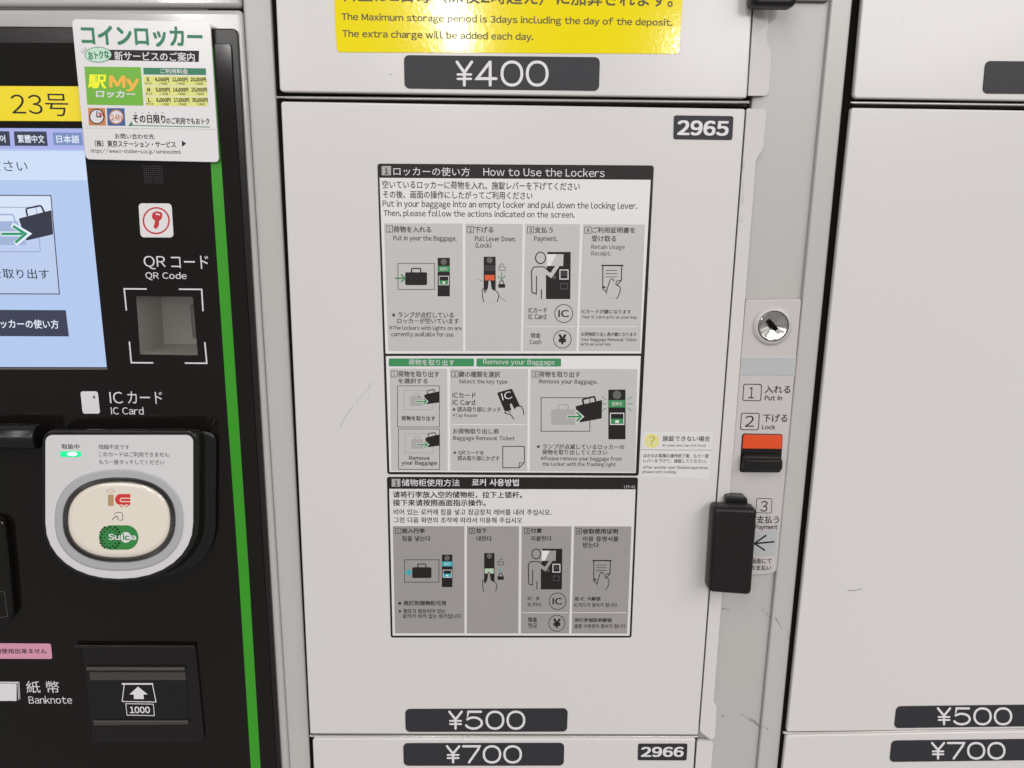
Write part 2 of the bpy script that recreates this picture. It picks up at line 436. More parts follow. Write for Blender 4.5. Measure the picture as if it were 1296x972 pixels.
dA = door('white coin locker door above door 2965, yellow notice and ¥400 plate on it',
          [(345.5, -80), (957.5, -80), (945.3, 124.2), (354.0, 116.2)], [.002, .002, .002, .003], (0, 0, 1.62))
dB = door('large white coin locker door number 2965 with the instruction sheets and ¥500 plate',
          [(355.3, 128.3), (943.6, 137.6), (883.7, 930.4), (392.3, 929.0)], [.0022, .002, .001, .001], (0, 0, 1.3))
dC = door('white coin locker door number 2966 with ¥700 plate at the bottom edge',
          [(395.3, 934.6), (880.5, 935.3), (872, 1060), (401, 1060)], [.0035, .002, .001, .001], (0, 0, 1.0))
dD = door('white coin locker door at upper right, partly visible dark plate at its corner',
          [(1099, -80), (1440, -80), (1416, 129.5), (1080.4, 124.2)], [.002, .002, .002, .003], (0.35, 0, 1.62))
dE = door('large plain white coin locker door at the right with a ¥500 plate',
          [(1078.0, 136.2), (1414, 141.5), (1330, 922.4), (996.0, 926.6)], [.002, .002, .001, .001], (0.33, 0, 1.3))
dF = door('white coin locker door at lower right with a ¥700 plate',
          [(995.3, 931.0), (1332, 924.6), (1318, 1060), (981, 1060)], [.003, .002, .001, .001], (0.33, 0, 1.0))
flange(dA, ([(959.5, -80), (946.8, 121)], [(973.0, 121), (976.9, 64), (970.0, 54), (977.5, -80)]), [.001, .001, .004, .003, .003, .001])
flange(dB, ([(945.4, 137.2), (885.6, 926)], [(899, 934.5), (905.0, 934), (907.2, 893), (902.6, 888), (956.0, 201), (966, 190), (970.4, 138.5)]),
       [.001, .003, .003, .003, .003, .003, .003, .004, .003])
flange(dC, ([(882.6, 937), (873.8, 1060)], [(893, 1060), (903.0, 938.5)]), [.003, .001, .001, .003])

# print and plates on the doors
pa = Pen(320, 0, 4, YD, dA)
q = plate(pa, 'price_plate', [(765, 279), (1757, 290), (1752, 460), (768, 448)], 0.0040, dA)
pa2 = Pen(0, 0, 1, YD-0.0007, dA)
digits(pa2, '¥400', 576.5, 76.6, 697.5, 109.6, 3.7, 'print_white', q)
pb = Pen(0, 0, 1, YD, dB); pb2 = Pen(0, 0, 1, YD-0.0007, dB)
q = plate(pb, 'number_plate', [(852.8, 146.0), (928.2, 147.0), (926.6, 177.2), (852.2, 176.2)], 0.0018, dB)
pb2.text('2965', 857.2, 152.6, 922.3, 171.6, 'print_white', bold=0.032, lay=1, name='number_lettering', parent=q, res=5)
q = plate(pb, 'price_plate', [(512.8, 897), (718.6, 896.2), (717.6, 925.6), (513.4, 926.0)], 0.0045, dB)
digits(pb2, '¥500', 567.3, 899.2, 667.5, 923.4, 2.9, 'print_white', q)
pc = Pen(0, 0, 1, YD, dC); pc2 = Pen(0, 0, 1, YD-0.0007, dC)
q = plate(pc, 'number_plate', [(807.6, 941), (869.9, 940.9), (868.9, 962), (807.0, 961.8)], 0.0016, dC)
pc2.text('2966', 811.3, 945.2, 865.3, 957.9, 'print_white', bold=0.032, lay=1, name='number_lettering', parent=q, res=5)
q = plate(pc, 'price_plate', [(510.4, 940.3), (714.2, 939.9), (713.4, 968.6), (511.0, 968.8)], 0.0045, dC)
digits(pc2, '¥700', 564.3, 942.9, 663.2, 966.2, 2.9, 'print_white', q)
pd = Pen(0, 0, 1, YD, dD)
q = plate(pd, 'price_plate', [(1246.8, 77.2), (1440, 79), (1436, 120), (1243, 118.4)], 0.004, dD)
pe = Pen(0, 0, 1, YD, dE); pe2 = Pen(0, 0, 1, YD-0.0007, dE)
q = plate(pe, 'price_plate', [(1134.2, 893.6), (1330, 891.2), (1326, 918.6), (1131.2, 921.2)], 0.0045, dE)
digits(pe2, '¥500', 1185.6, 895.0, 1283.6, 917.9, 2.8, 'print_white', q)
pf = Pen(0, 0, 1, YD, dF); pf2 = Pen(0, 0, 1, YD-0.0007, dF)
q = plate(pf, 'price_plate', [(1128.2, 937.0), (1324, 934.6), (1320, 961.6), (1125.4, 964.0)], 0.0045, dF)
digits(pf2, '¥700', 1178.2, 938.8, 1275.0, 961.2, 2.8, 'print_white', q)
Pen(0, 0, 1, YD, dE).strips('scratch', [([(1072.5, 747.2), (1078, 747.6), (1085, 746.6), (1091, 745.2)], 0.75)], 'scuff', 1)
Pen(0, 0, 1, YD, dB).strips('scratch', [([(430, 542), (434, 533), (440, 523), (447, 514)], 0.55), ([(450, 510), (458, 501), (467, 491)], 0.32)], 'ghost_mid', 1)

for (x0, y0, x1, y1, n, q, wd, t) in ((942, 196, 940, 262, 5, .5, .5, dB), (939.5, 268, 938.2, 282, 4, 1.0, .7, dB), (470, 478, 466, 500, 3, .6, .4, dB), (821, 362, 822, 368, 2, .5, .9, dB),
                                   (491, 93, 494, 94, 1, .3, 1.1, dA), (686, 136, 687, 138, 1, .3, 1.0, dB), (1142, 22, 1143, 24, 1, .3, 1.1, dD), (824, 942, 807, 952, 3, 1.5, .4, dC)):
    scuff(Pen(0, 0, 1, YD-0.00002, t), [(x0, y0, x1, y1, n, q)], wd=wd, m='ghost_mid' if n > 2 else 'scuff')['kind'] = 'stuff'
# hinges glinting in the gap left of the doors
for t, (y0, y1), x0, x1 in ((dA, (-30, 50), 345.5, 348.6), (dB, (190, 258), 353.6, 356.8)):
    P = quad_at([(x0, y0), (x0+1.7, y0), (x1+1.5, y1), (x1, y1)], 0.009)
    slab('hinge', P, 0.009, 0.006, 'chrome', t, r=0.0008, bev=0.0005)

# ---- black pull handles ------------------------------------------------
def handle(t, front, Yf, base_y=0.0):
    P = quad_at(front, Yf)
    rings = []
    for ins, yy in ((0.0030, Yf), (0.0016, Yf+0.0006), (0.0004, Yf+0.0025), (0.0, Yf+0.006), (0.0, Yf+0.014), (0.0015, Yf+0.016)):
        Q = round_poly(offset_poly(P, ins), [.004]*4, 5)
        rings.append([(x, yy, z) for x, z in Q])
    h = loft('handle', rings, 'handle_black', t, smooth=True)
    Pn = offset_poly(P, 0.006)
    xs = [p[0] for p in Pn]; zs = [p[1] for p in Pn]
    slab('handle_stem', [(min(xs)-0.001, min(zs)+0.004), (min(xs)+0.011, min(zs)+0.004), (min(xs)+0.011, max(zs)-0.004), (min(xs)-0.001, max(zs)-0.004)], Yf+0.013, -Yf-0.013-0.0002, 'plastic_black', h, r=0.001, bev=0.0005)
    return h
h = handle(dB, [(904.0, 642.5), (959.5, 645), (951.5, 754.5), (897.0, 750.5)], -0.020)
P = quad_at([(919.5, 628.5), (946.0, 629.8), (946.5, 642), (919, 641)], -0.004)
slab('handle_bracket', P, -0.004, 0.0115, 'plastic_black', h, r=0.0022, bev=0.0008)
h = handle(dA, [(958, -108), (1015, -106), (1009.5, 7.4), (951.5, 7.0)], -0.020)
P = quad_at([(1005, -20), (1049.5, -20), (1048.5, 2.0), (1004, 1.4)], YS-0.004)
slab('handle_bracket', P, YS-0.004, 0.0038, 'gasket', h, r=0.001, bev=0.0005)

# ================================================================== LOCK UNIT
YU = YS-0.003
lu = thing('lock_unit', 'narrow grey lock strip with key cylinder, orange slot and numbered steps, right of door 2965', 'lock', (0.2, YU, 1.35))
def lx(y): return line_x((943.6, 380), (951.3-16, 727), y)
Pq = quad_at([(943.8, 379.6), (1014.6, 378.6), (983.0, 724.2), (968, 727.4), (915, 728.5)], YU)
slab('face_plate', Pq, YU, 0.0028, 'unit_grey', lu, r=[.0022, .0022, .004, .010, .001], bev=0.0008)
pu = Pen(880, 360, 5.4, YU, lu); pv = Pen(880, 540, 4.418, YU, lu); pw = Pen(930, 620, 5.4, YU, lu)
# lock cylinder
def disc_loft(name, c, prof, m, parent, n=48, smooth=True, cap=True):
    rings = [[(c[0]+r*math.cos(2*math.pi*k/n), y, c[1]+r*math.sin(2*math.pi*k/n)) for k in range(n)] for r, y in prof]
    return loft(name, rings, m, parent, cap0=cap, cap1=False, smooth=smooth)
cc = pu.p(526, 282); R0 = (Vector(pu.p(628, 282))-Vector(pu.p(424, 282))).length/2
disc_loft('cylinder_collar', cc, [(R0*1.04, YU-0.0030), (R0*1.14, YU-0.0029), (R0*1.27, YU-0.0016), (R0*1.36, YU+0.0003)], 'unit_grey', lu, cap=False)
disc_loft('cylinder_recess', cc, [(R0*1.04, YU-0.0030), (R0*1.02, YU-0.0018), (R0*0.985, YU-0.0018)], 'gasket', lu, cap=False)
mm = mat('turned_steel', (0.62, 0.61, 0.58), 0.27, metal=1.0)
R1 = R0*0.985
wob = [random.uniform(-1, 1) for _ in range(30)]
def cone_ring(r, y, k_): return [(r*math.cos(2*math.pi*k/30), y+k_*wob[k], r*math.sin(2*math.pi*k/30)) for k in range(30)]
cyl = loft('lock_cylinder', [cone_ring(R1*.03, 0.0026, 0), cone_ring(R1*.48, 0.0013, .00022), cone_ring(R1*.88, 0.0001, .00030), cone_ring(R1*.95, -0.0004, 0), cone_ring(R1, 0.0002, 0), cone_ring(R1, 0.003, 0)], 'turned_steel', None, cap1=False, smooth=False)
cyl.parent = lu; cyl.matrix_parent_inverse = Matrix.Translation(-lu.location); cyl.location = (cc[0], YU-0.0030, cc[1])
def sub(name, V, Fc, m, parent): 
    o = link(name, V, Fc, m); o.parent = parent
    return o
def bar_on_cyl(name, a0, a1, wdt, m, y):
    ang = math.radians(-45); d = Vector((math.cos(ang), math.sin(ang))); n = Vector((-d.y, d.x))
    q = [d*a0+n*wdt, d*a1+n*wdt, d*a1-n*wdt, d*a0-n*wdt]
    V = [(p.x, y, p.y) for p in q]+[(p.x, y+0.003, p.y) for p in q]
    sub(name, V, [(0, 1, 2, 3), (0, 4, 5, 1), (1, 5, 6, 2), (2, 6, 7, 3), (3, 7, 4, 0)], m, cyl)
bar_on_cyl('keyhole', -R1*0.50, R1*0.34, R1*0.14, 'dark_gap', -0.0003)
bar_on_cyl('key_shutter', R1*0.24, R1*0.66, R1*0.13, 'rail_steel', -0.0001)
# lamp window
slab('lamp_window', [pu.p(*q) for q in ((312, 499), (690, 497), (680, 624), (300, 622))], YU-0.0006, 0.0008, 'window_grey', lu, r=.0006, bev=0.0004)
scr = pu.strips('window_edge', [([(302, 624), (681, 626)], 3.0), ([(314, 496), (692, 494)], 2.0)], 'print_white', 2)
# steps 1 and 2
b1 = pu.strips('step_box', [(round_poly([(331, 681), (453, 683), (447, 795), (324, 793)], 12, 4), 5.5, True)], 'ink_black', 2)
pu.text('1', 366, 702, 402, 778, 'ink_black', bold=0.0, lay=2, name='step_number', parent=b1, res=4)
pu.text('入れる', 474, 690, 650, 744, 'ink_black', bold=0.004, lay=2)
pu.text('Put In', 474, 760, 593, 792, 'ink_black', bold=0.012, lay=2, res=4)
b1 = pu.strips('step_box', [(round_poly([(316, 879), (438, 881), (430, 994), (308, 992)], 12, 4), 5.5, True)], 'ink_black', 2)
pu.text('2', 340, 897, 402, 972, 'ink_black', lay=2, name='step_number', parent=b1, res=4)
pu.text('下げる', 461, 886, 630, 942, 'ink_black', bold=0.004, lay=2)
pu.text('Lock', 457, 958, 547, 990, 'ink_black', bold=0.012, lay=2, res=4)
# slot with orange flag and black sliding lever
slot = slab('lever_slot', [pv.p(*q) for q in ((262, 37), (489, 41), (476, 256), (246, 254))], YU-0.0007, 0.0009, 'plastic_black', lu, r=.0022, bev=0.0005)
slab('orange_flag', [pv.p(*q) for q in ((267, 42), (485, 45), (479, 122), (261, 120))], YU-0.0013, 0.0008, 'lever_orange', slot, r=[.0018, .0018, .0003, .0003], bev=0.0003)
P = [pv.p(u, v, YU-0.006) for u, v in ((274, 160), (470, 163), (487, 190), (484, 240), (455, 250), (262, 247))]
slab('lever_grip', P, YU-0.008, 0.0075, 'handle_black', slot, r=[.002, .002, .002, .002, .002, .002], bev=0.0016)
P = [pv.p(u, v, YU-0.009) for u, v in ((285, 185), (468, 188), (480, 205), (478, 236), (455, 243), (276, 240))]
slab('lever_rib', P, YU-0.0100, 0.0025, 'plastic_black', slot, r=.001, bev=0.0008)
# step 3
b1 = pw.strips('step_box', [(round_poly([(150, 58), (254, 60), (250, 158), (144, 156)], 10, 4), 4.0, True)], 'ink_black', 2)
pw.text('3', 175, 76, 224, 148, 'ink_black', lay=2, name='step_number', parent=b1, res=4)
pw.text('支払う', 148, 177, 303, 230, 'ink_black', bold=0.004, lay=2)
pw.text('Payment', 138, 238, 293, 278, 'ink_black', bold=0.012, lay=2, res=4)
sq = pw.poly('arrow_square', [(128, 282), (290, 276), (278, 450), (116, 455)], 'window_grey', 1)
pw.strips('arrow', [([(270, 354), (140, 366)], 11), ([(216, 309), (134, 366), (206, 413)], 11)], 'ink_black', 2, sq)
pw.text('画面にて', 114, 470, 250, 504, 'ink_black', bold=0.006, lay=2)
pw.text('お支払い', 110, 514, 248, 550, 'ink_black', bold=0.006, lay=2)

# ================================================================== INSTRUCTION SHEETS
TH = 0.0003
def case(pen, u0, v0, u1, v1, m, name='suitcase_pictogram', lay=3, hm=None, parent=None):
    """briefcase: rounded body and carrying handle"""
    r = (v1-v0)*0.12
    b = pen.rect(name, u0, v0, u1, v1, m, lay, r, parent=parent)
    w_ = u1-u0; h = (v1-v0)
    pen.strips('case_handle', [(round_poly([(u0+w_*.29, v0), (u0+w_*.29, v0-h*.30), (u0+w_*.71, v0-h*.30), (u0+w_*.71, v0)], [0, h*.1, h*.1, 0], 3), h*.09)], m, lay, b if parent is None else parent)
    return b
def tilted_case(pen, pts, hpts, m, name='suitcase_pictogram', lay=4, wd=5, parent=None):
    b = pen.poly(name, round_poly(pts, [7, 0.5, 0.5, 7], 3), m, lay, parent)
    pen.strips('case_handle', [(round_poly(hpts, [0, 5, 5, 0], 3), wd)], m, lay, b if parent is None else parent)
    return b
def arrow(pen, u0, u1, v, wd, head, m, lay=5, white=True, parent=None):
    L = [([(u0, v), (u1-wd*.6, v)], wd), ([(u1-head, v-head), (u1, v), (u1-head, v+head)], wd)]
    o = pen.strips('arrow', L, m, lay, parent)
    if white:
        k = wd*.35
        pen.strips('arrow_outline', [([(u0-k, v), (u1, v)], wd+2*k), ([(u1-head-k, v-head-k), (u1+k, v), (u1-head-k, v+head+k)], wd+2*k)], 'sheet_white', lay-1, o if parent is None else parent)
    return o
def device(pen, u0, v0, u1, v1, m, col, txt=True, rays=False):
    """the tall lock with its lamp and slot"""
    b = pen.rect('lock_pictogram', u0, v0, u1, v1, m, 2, 2)
    W, H = u1-u0, v1-v0; X = lambda t: u0+W*t; Y = lambda t: v0+H*t
    pen.disc('cylinder_dot', X(.5), Y(.105), W*.25, W*.25, 'ink_light', 3, 18, b)
    if col:
        pen.rect('lamp_band', X(.02), Y(.21), X(.98), Y(.36), col, 3, parent=b)
        pen.text('使用可', X(.2), Y(.245), X(.8), Y(.33), 'sheet_white', lay=4, parent=b)
        pen.frame('slot_frame', X(.12), Y(.475), X(.90), Y(.70), W*.05, 'sheet_white', 4, parent=b)
        pen.rect('flag', X(.14), Y(.585), X(.88), Y(.69), col, 3, parent=b)
        pen.rect('padlock_dot', X(.40), Y(.615), X(.62), Y(.67), 'sheet_white', 5, parent=b)
    if rays:
        c = (X(.5), Y(.285)); L = []
        for sx in (-1, 1):
            for dy, l in ((-.09, .24), (0, .30), (.09, .24)):
                L.append(([(X(.5)+sx*W*.62, c[1]+H*dy*.9), (X(.5)+sx*W*(.62+l), c[1]+H*dy*1.6)], W*.035))
        pen.strips('lamp_rays', L, 'ink_green', 3, b)
    return b
def padlock(pen, u, v, w_, m, open_=False):
    h = w_*.55
    if open_:
        b = pen.frame('padlock_pictogram', u-w_/2, v, u+w_/2, v+h, w_*.09, m, 3)
        pen.strips('shackle', [([(u-w_*.28, v), (u-w_*.28, v-h*.5), (u-w_*.12, v-h*.9), (u+w_*.12, v-h*.9), (u+w_*.28, v-h*.5)], w_*.09)], m, 3, b)
    else:
        b = pen.rect('padlock_pictogram', u-w_/2, v, u+w_/2, v+h, m, 3, 2)
        pen.strips('shackle', [([(u-w_*.28, v), (u-w_*.28, v-h*.5), (u-w_*.12, v-h*.9), (u+w_*.12, v-h*.9), (u+w_*.28, v-h*.5), (u+w_*.28, v)], w_*.11)], m, 3, b)
def hand_up(pen, u, v, k, fill, ink='ink_black'):
    """a hand seen from the back, index finger pressing up at (u, v)"""
    pts = [(0, 0), (6, 6), (9, 30), (12, 44), (24, 48), (38, 60), (41, 72), (34, 100), (-26, 102), (-30, 78), (-33, 52), (-30, 40), (-24, 42), (-22, 60), (-16, 52), (-8, 34), (-6, 6)]
    q = [(u+x*k, v+y*k) for x, y in pts]
    b = pen.poly('hand_pictogram', round_poly(q, 4*k, 2), fill, 4)
    edge = [q[8], q[9], q[10], q[11], q[12], q[13], q[14], q[15], q[16], q[0], q[1], q[2], q[3], q[4], q[5], q[6], q[7]]
    pen.strips('hand_outline', [(round_poly(edge, 4*k, 2)[1:-1], 3.2*k)], ink, 5, b)
def receipt(pen, u, v, k, paper='sheet_panel'):
    """slip of paper pulled from a slot by a thumb; (u, v) = middle of the slot"""
    b = pen.strips('slot_bar', [([(u-49*k, v), (u+49*k, v)], 6*k)], 'ink_black', 3)
    sl = pen.poly('receipt_pictogram', [(u-44*k, v+3*k), (u+44*k, v+3*k), (u+40*k, v+70*k), (u+16*k, v+92*k), (u-42*k, v+92*k)], paper, 2)
    pen.strips('receipt_outline', [([(u-42*k, v), (u-42*k, v+92*k), (u-30*k, v+96*k)], 4*k), ([(u+42*k, v), (u+40*k, v+66*k), (u+18*k, v+90*k)], 4*k),
                                   ([(u+40*k, v+66*k), (u+20*k, v+68*k), (u+14*k, v+90*k)], 3*k)]
               + [([(u-30*k, v+y*k), (u+22*k, v+y*k)], 2.4*k) for y in (22, 36, 50)], 'ink_black', 4, sl)
    h = pen.poly('hand_pictogram', round_poly([(u-22*k, v+145*k), (u-26*k, v+118*k), (u-20*k, v+96*k), (u-10*k, v+64*k), (u-2*k, v+56*k), (u+7*k, v+66*k), (u+8*k, v+88*k), (u+24*k, v+86*k), (u+36*k, v+98*k), (u+32*k, v+122*k), (u+22*k, v+145*k)], 5*k, 2), paper, 5)
    pen.strips('hand_outline', [(round_poly([(u-22*k, v+147*k), (u-27*k, v+118*k), (u-20*k, v+96*k), (u-10*k, v+64*k), (u-2*k, v+56*k), (u+7*k, v+66*k), (u+8*k, v+92*k)], 5*k, 2)[3:-3], 3.4*k),
                                ([(u+18*k, v+88*k), (u+30*k, v+90*k), (u+36*k, v+100*k), (u+32*k, v+124*k), (u+20*k, v+147*k)], 3.4*k),
                                ([(u-26*k, v+116*k), (u-42*k, v+104*k), (u-44*k, v+96*k), (u-30*k, v+100*k)], 3*k)], 'ink_black', 6, h)
def person(pen, u, v, k, fill, mach=True):
    """figure standing at the payment machine; (u, v) = centre of the head"""
    m_ = pen.poly('machine_pictogram', [(u+30*k, v-26*k), (u+134*k, v-26*k), (u+132*k, v+183*k), (u+24*k, v+183*k)], 'ink_black', 2)
    pen.poly('machine_screen', [(u+28*k, v-16*k), (u+102*k, v-16*k), (u+100*k, v+36*k), (u+28*k, v+36*k)], 'sheet_white', 3, m_)
    pen.poly('screen_glare', [(u+70*k, v-16*k), (u+102*k, v-16*k), (u+100*k, v+36*k), (u+44*k, v+36*k)], fill, 4, m_)
    pen.frame('machine_tray', u+86*k, v+54*k, u+122*k, v+94*k, 4*k, 'sheet_white', 3, parent=m_)
    pen.rect('machine_tray_screen', u+91*k, v+60*k, u+117*k, v+80*k, 'ink_grey', 4, parent=m_)
    pen.frame('machine_slot', u+88*k, v+114*k, u+118*k, v+138*k, 2*k, 'ink_light', 3, parent=m_)
    pen.disc('machine_button', u+60*k, v+84*k, 8*k, 9*k, 'ink_light', 3, 12, m_)
    body = [(-30, 40), (16, 40), (44, 66), (72, 26), (84, 36), (48, 92), (26, 78), (26, 182), (-18, 182), (-18, 156), (-38, 156), (-40, 60)]
    b = pen.poly('person_pictogram', [(u+x*k, v+y*k) for x, y in body], fill, 5)
    pen.strips('person_outline', [(round_poly([(u+x*k, v+y*k) for x, y in [(-18, 182), (-18, 156), (-38, 156), (-40, 56), (-30, 40), (16, 40), (44, 66), (74, 24)]], 6*k, 2)[3:-3], 4.2*k),
               ([(u+86*k, v+38*k), (u+50*k, v+94*k), (u+26*k, v+78*k), (u+26*k, v+182*k)], 4.2*k), ([(u-18*k, v+156*k), (u-18*k, v+80*k)], 4.2*k), ([(u+4*k, v+182*k), (u+4*k, v+140*k)], 4.2*k)], 'ink_black', 6, b)
    pen.disc('head_fill', u, v, 22*k, 25*k, fill, 5, 24, b)
    pen.ring('head_outline', u, v, 22*k, 4.4*k, 'ink_black', 6, 26, b, rv=25*k)
def step(pen, n, u0, v0, u1, v1):
    b = pen.frame('step_box', u0, v0, u1, v1, 2.2, 'ink_black', 3)
    pen.text(n, (u0+u1)/2-(3 if n == '1' else 5), v0+5, (u0+u1)/2+(3 if n == '1' else 5.5), v1-4, 'ink_black', lay=3, name='step_number', parent=b)
def badge(pen, txt, u, v, r, tw, th, bold=0.01):
    b = pen.ring('round_badge', u, v, r, r*.075, 'ink_black', 3, 36)
    pen.text(txt, u-tw, v-th, u+tw, v+th, 'ink_black', bold=bold, lay=3, parent=b, res=4)

# ---- upper sheet --------------------------------------------------------
corners = [(477.6, 207.0), (827.6, 209.4), (808.2, 602.2), (490.2, 600.2)]
up = thing('instruction_sheet', 'upper black framed white instruction sheet in Japanese and English on door 2965', 'sign', (*[at(650, 400)[0]], YD, at(650, 400)[1]))
P = quad_at(corners, YD)
slab('sheet_backing', P, YD-TH, TH-0.00002, 'ink_black', up, r=.0022, bev=0.00012, seg=4, bseg=1)
YT = YD-TH
ua = math.atan2(at(827.6, 209.4)[1]-at(477.6, 207)[1], at(827.6, 209.4)[0]-at(477.6, 207)[0])
ub = math.atan2(at(808.2, 602.2)[1]-at(490.2, 600.2)[1], at(808.2, 602.2)[0]-at(490.2, 600.2)[0])
A = Pen(470, 195, 3.503, YT, up, (ua+ub)/2); B = Pen(470, 320, 3.503, YT, up, (ua+ub)/2); C = Pen(480, 445, 3.812, YT, up, ub)
print('ANG', math.degrees(ua), math.degrees(ub))
def px(pen, pts): return pts
W0 = Pen(0, 0, 1, YT, up)
W0.poly('paper_field', [(480.4, 225.0), (823.6, 227.6), (811.4, 447.4), (488.0, 447.6)], 'sheet_white', 1)
W0.poly('paper_field', [(488.4, 450.6), (811.0, 450.4), (804.6, 598.6), (493.0, 597.2)], 'sheet_white', 1)
A.rect('info_box', 46, 53, 87, 94, 'ghost_grey', 1)
A.strips('info_letter', [([(66, 60), (66, 65)], 6), ([(60, 70), (67.5, 70), (67.5, 85)], 4.5), ([(59, 87), (76, 87)], 3.5)], 'ink_black', 2)
A.text('ロッカーの使い方', 98, 58, 437, 97, 'print_white', lay=2)
A.text('How to Use the Lockers', 497, 62, 1035, 99, 'print_white', lay=2, res=3)
A.text('空いているロッカーに荷物を入れ、施錠レバーを下げてください', 50, 121, 925, 157, 'ink_grey', lay=2)
A.text('その後、画面の操作にしたがってご利用ください', 52, 164, 715, 199, 'ink_grey', lay=2)
A.text('Put in your baggage into an empty locker and pull down the locking lever.', 52, 209, 1180, 247, 'ink_grey', lay=2, res=3)
A.text('Then, please follow the actions indicated on the screen.', 55, 250, 902, 286, 'ink_grey', lay=2, res=3)
for a in ([(486, 282.6), (585.3, 282.9), (586.2, 444.2), (491.4, 444.2)], [(589, 283), (661.6, 283.4), (659.2, 444.2), (589.2, 444.2)],
          [(664.7, 283.4), (734.3, 283.7), (729.4, 444.2), (661.9, 444.2)], [(737.8, 283.8), (816.3, 284.2), (809.8, 444.4), (732.1, 444.2)]):
    W0.poly('grey_panel', a, 'sheet_panel', 1.5)
step(A, '1', 66, 318, 94, 346); A.text('荷物を入れる', 98, 320, 265, 348, 'ink_grey', bold=.006, lay=3); A.text('Put in your the Baggage.', 98, 361, 378, 390, 'ink_grey', lay=3)
step(A, '2', 425, 321, 453, 349); A.text('下げる', 457, 322, 541, 349, 'ink_grey', bold=.006, lay=3); A.text('Pull Lever Down.', 460, 363, 640, 387, 'ink_grey', lay=3); A.text('(Lock)', 462, 391, 532, 417, 'ink_grey', lay=3)
step(A, '3', 692, 322, 720, 350); A.text('支払う', 724, 323, 805, 350, 'ink_grey', bold=.006, lay=3); A.text('Payment.', 722, 364, 825, 392, 'ink_grey', lay=3)
step(A, '4', 946, 323, 974, 351); A.text('ご利用証明書を', 978, 324, 1170, 350, 'ink_grey', bold=.006, lay=3); A.text('受け取る', 977, 361, 1085, 388, 'ink_grey', bold=.006, lay=3)
A.text('Retain Usage', 975, 401, 1124, 427, 'ink_light', lay=3); A.text('Receipt.', 975, 430, 1062, 455, 'ink_light', lay=3)
B.frame('locker_box_pictogram', 118, 47, 280, 162, 3, 'ink_light', 3); case(B, 150, 86, 247, 143, 'ink_black'); arrow(B, 105, 149, 112, 6, 17, 'ink_green', white=False)
device(B, 294, 22, 348, 193, 'ink_black', 'ink_green')
B.text('※ランプが点灯している', 92, 262, 365, 288, 'ink_grey', lay=3); B.text('ロッカーが空いています', 115, 290, 388, 314, 'ink_grey', lay=3)
B.text('*The lockers with lights on are', 80, 323, 400, 347, 'ink_grey', lay=3); B.text('currently available for use.', 88, 350, 368, 376, 'ink_grey', lay=3)
d = device(B, 498, 17, 551, 165, 'ink_black', None)
B.rect('lamp_band', 500, 56, 549, 80, 'ink_grey', 3, parent=d); B.rect('flag', 503, 98, 546, 122, 'ink_orange', 3, parent=d)
hand_up(B, 524, 118, 1.0, 'sheet_panel'); B.strips('speed_line', [([(470, 115), (500, 130)], 1.5), ([(560, 186), (595, 216)], 1.5)], 'ink_light', 3)
padlock(B, 579, 62, 28, 'ink_light', True); padlock(B, 578, 138, 30, 'ink_black')
B.strips('arrow', [([(578, 85), (578, 113)], 4), ([(562, 102), (578, 118), (594, 102)], 4)], 'ink_green', 3)
person(B, 750, 22, 1.0, 'sheet_panel')
B.text('ICカード', 697, 243, 778, 266, 'ink_grey', bold=.01, lay=3); B.text('IC Card', 697, 270, 775, 294, 'ink_grey', bold=.01, lay=3); badge(B, 'IC', 853, 269, 40, 24, 16)
B.strips('panel_line', [([(684, 327), (905, 327)], 3)], 'sheet_white', 3)
B.text('現金', 706, 355, 750, 377, 'ink_grey', bold=.01, lay=3); B.text('Cash', 702, 383, 753, 405, 'ink_grey', bold=.005, lay=3); badge(B, '¥', 847, 383, 39, 18, 22, .03)
receipt(B, 1068, 56, 1.0)
B.strips('panel_line', [([(922, 327), (1184, 327)], 3)], 'sheet_white', 3)
B.text('ICカードが鍵になります', 932, 251, 1152, 270, 'ink_grey', lay=3); B.text('Your IC card acts as your key', 932, 277, 1178, 295, 'ink_grey', lay=3)
B.text('お荷物取り出し券が鍵になります', 930, 352, 1176, 370, 'ink_grey', lay=3); B.text('Your Baggage Removal Ticket', 928, 377, 1176, 395, 'ink_grey', lay=3); B.text('acts as your key', 928, 397, 1062, 414, 'ink_grey', lay=3)
